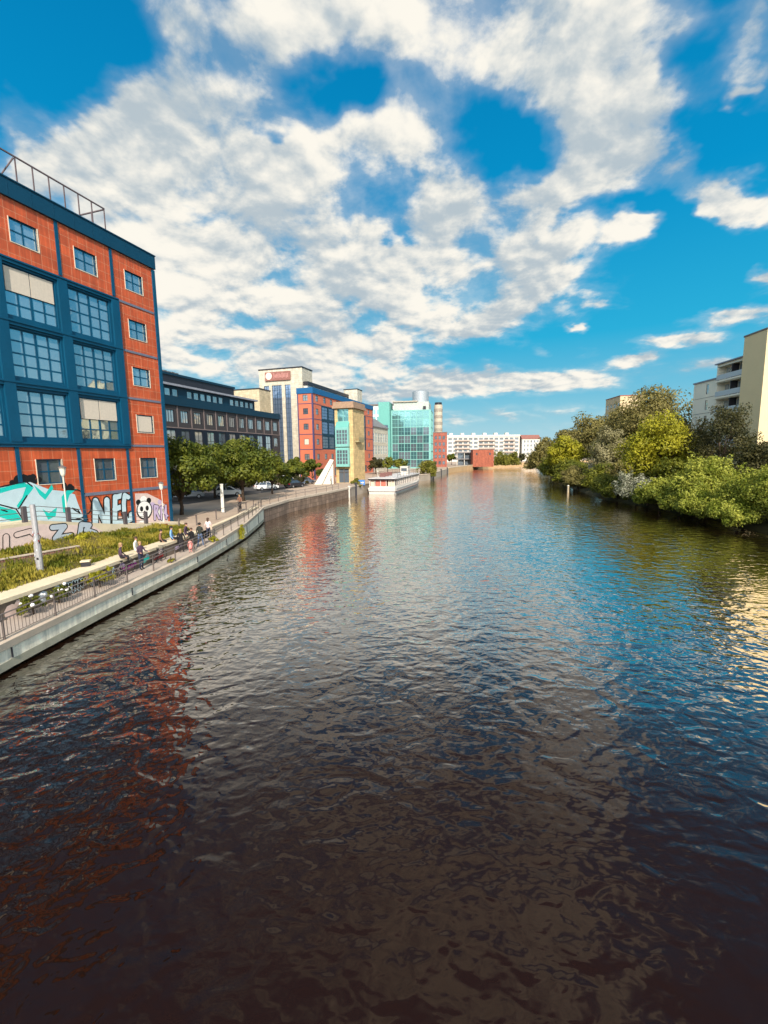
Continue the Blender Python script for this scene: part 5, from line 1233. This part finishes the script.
person('person in a light blue shirt and black trousers sitting on the ledge', (-15.45, 31.4, 2.09), E_+.3, LBL, BLKC, HDK, 'sit', 1.06, lean=.04, arms=((.35, .2), (.3, .2)))
person('person in brown sitting just left of the light blue shirt', (-15.9, 30.6, 2.09), E_+.4, BRC, BLKC, HDK, 'sit', .95, lean=.15)
person('person in black sitting on the ledge behind the standing group', (-15.3, 33.3, 2.09), E_, PLM, DKT, HBR, 'sit', 1.0, lean=.14)
person('long-haired blond person in black standing with the back to the bridge', (-14.75, 31.4, 1.15), R_(20), BLKC, DKT, HBL, 'stand', .98, longhair=True)
person('dark clad person standing beside the small child in pink', (-14.35, 32.3, 1.15), R_(160), BLKC, DKT, HBR, 'stand', .93, arms=((.1, .3), (.1, .5)))
person('small child in a pink dress by the railing', (-14.05, 31.3, 1.15), R_(190), PKC, PKC, HBR, 'stand', .56, dress=True)
person('person walking away in a dark jacket and blue jeans', (-14.15, 33.3, 1.16), R_(-6), GRC, JEAN, HDK, 'stand', 1.06, shoes=WHITE)
person('person in a pale pink top and dark jeans walking ahead of the group', (-14.7, 36.3, 1.25), R_(8), PPK, DJN, HBR, 'stand', .98, longhair=True)

# bicycles: local x is the direction of travel, the wheels stand on z = 0
def bicycle(label, loc, rot, frame, lean=0.0):
    o = thing('bicycle', label, 'bicycle', loc, rot, 'bicycles on the promenade'); o.rotation_euler = (lean, 0, rot)
    for x in (-.52, .52):
        mb = MB(); mb.ring((x, 0, .34), .325, .02, 'y', 20, 6); wl = mb.build('wheel', TYRE, o, smooth=True)
        mb = MB()
        for k in range(10): a = k*math.pi/5; mb.tube([(x, 0, .34), (x+.31*math.cos(a), 0, .34+.31*math.sin(a))], .003, 3)
        mb.ball((x, 0, .34), (.03, .04, .03)); mb.build('spokes', STEEL, wl)
    mb = MB(); bb, st, hd, hb = (-.08, 0, .3), (-.22, 0, .78), (.36, 0, .82), (.34, 0, .9)
    for a, b in ((bb, st), (bb, hd), (st, hd), (bb, (-.52, 0, .34)), (st, (-.52, 0, .34)), (hb, (.52, 0, .34))): mb.tube([a, b], .018, 6)
    mb.build('frame', frame, o); mb = MB(); mb.tube([st, (-.25, 0, .93)], .014, 6); mb.ball((-.27, 0, .95), (.13, .07, .035)); mb.build('saddle', BLACKP, o)
    mb = MB(); mb.tube([hb, (.33, 0, 1.0)], .015, 6); mb.tube([(.2, -.28, 1.02), (.33, -.2, 1.02), (.33, .2, 1.02), (.2, .28, 1.02)], .014, 6); mb.build('handlebar', DARK, o)
    mb = MB(); mb.tube([(-.08, -.13, .3), (-.08, .13, .3)], .012, 5); mb.box(-.02, .0, -.16, -.1, .12, .3); mb.box(-.16, -.14, .1, .16, .3, .48); mb.box(-.06, .04, -.2, -.12, .1, .13); mb.box(-.2, -.1, .12, .2, .48, .51); mb.build('crank', DARK, o)
    return o
bicycle('black bicycle leaning on the ledge beside the seated person in dark jacket', (-15.35, 25.2, 1.15), R_(80), BLKC, R_(10))
bicycle('dark bicycle parked between the white shirt and the light blue shirt', (-15.0, 28.6, 1.15), R_(84), DARK, R_(9))
cb = (-16.3, 49.5); br_ = R_(-80)
bicycle('bicycle ridden across the paving towards the ramp', (cb[0], cb[1], 1.856), br_, BLKC)
person('person in a brownish top riding a bicycle past the white post', (cb[0]-.26*math.cos(br_), cb[1]-.26*math.sin(br_), 1.856+.95), br_-math.pi/2, BRC, DKT, HBL, 'ride', 1.0, lean=.28, arms=((.1, .75), (.1, .75)))
person('distant person in dark clothes standing at the foot of the white monument', (-11.2, 94, 1.86), R_(90), DKT, DKT, HBR, 'stand', 1.0)
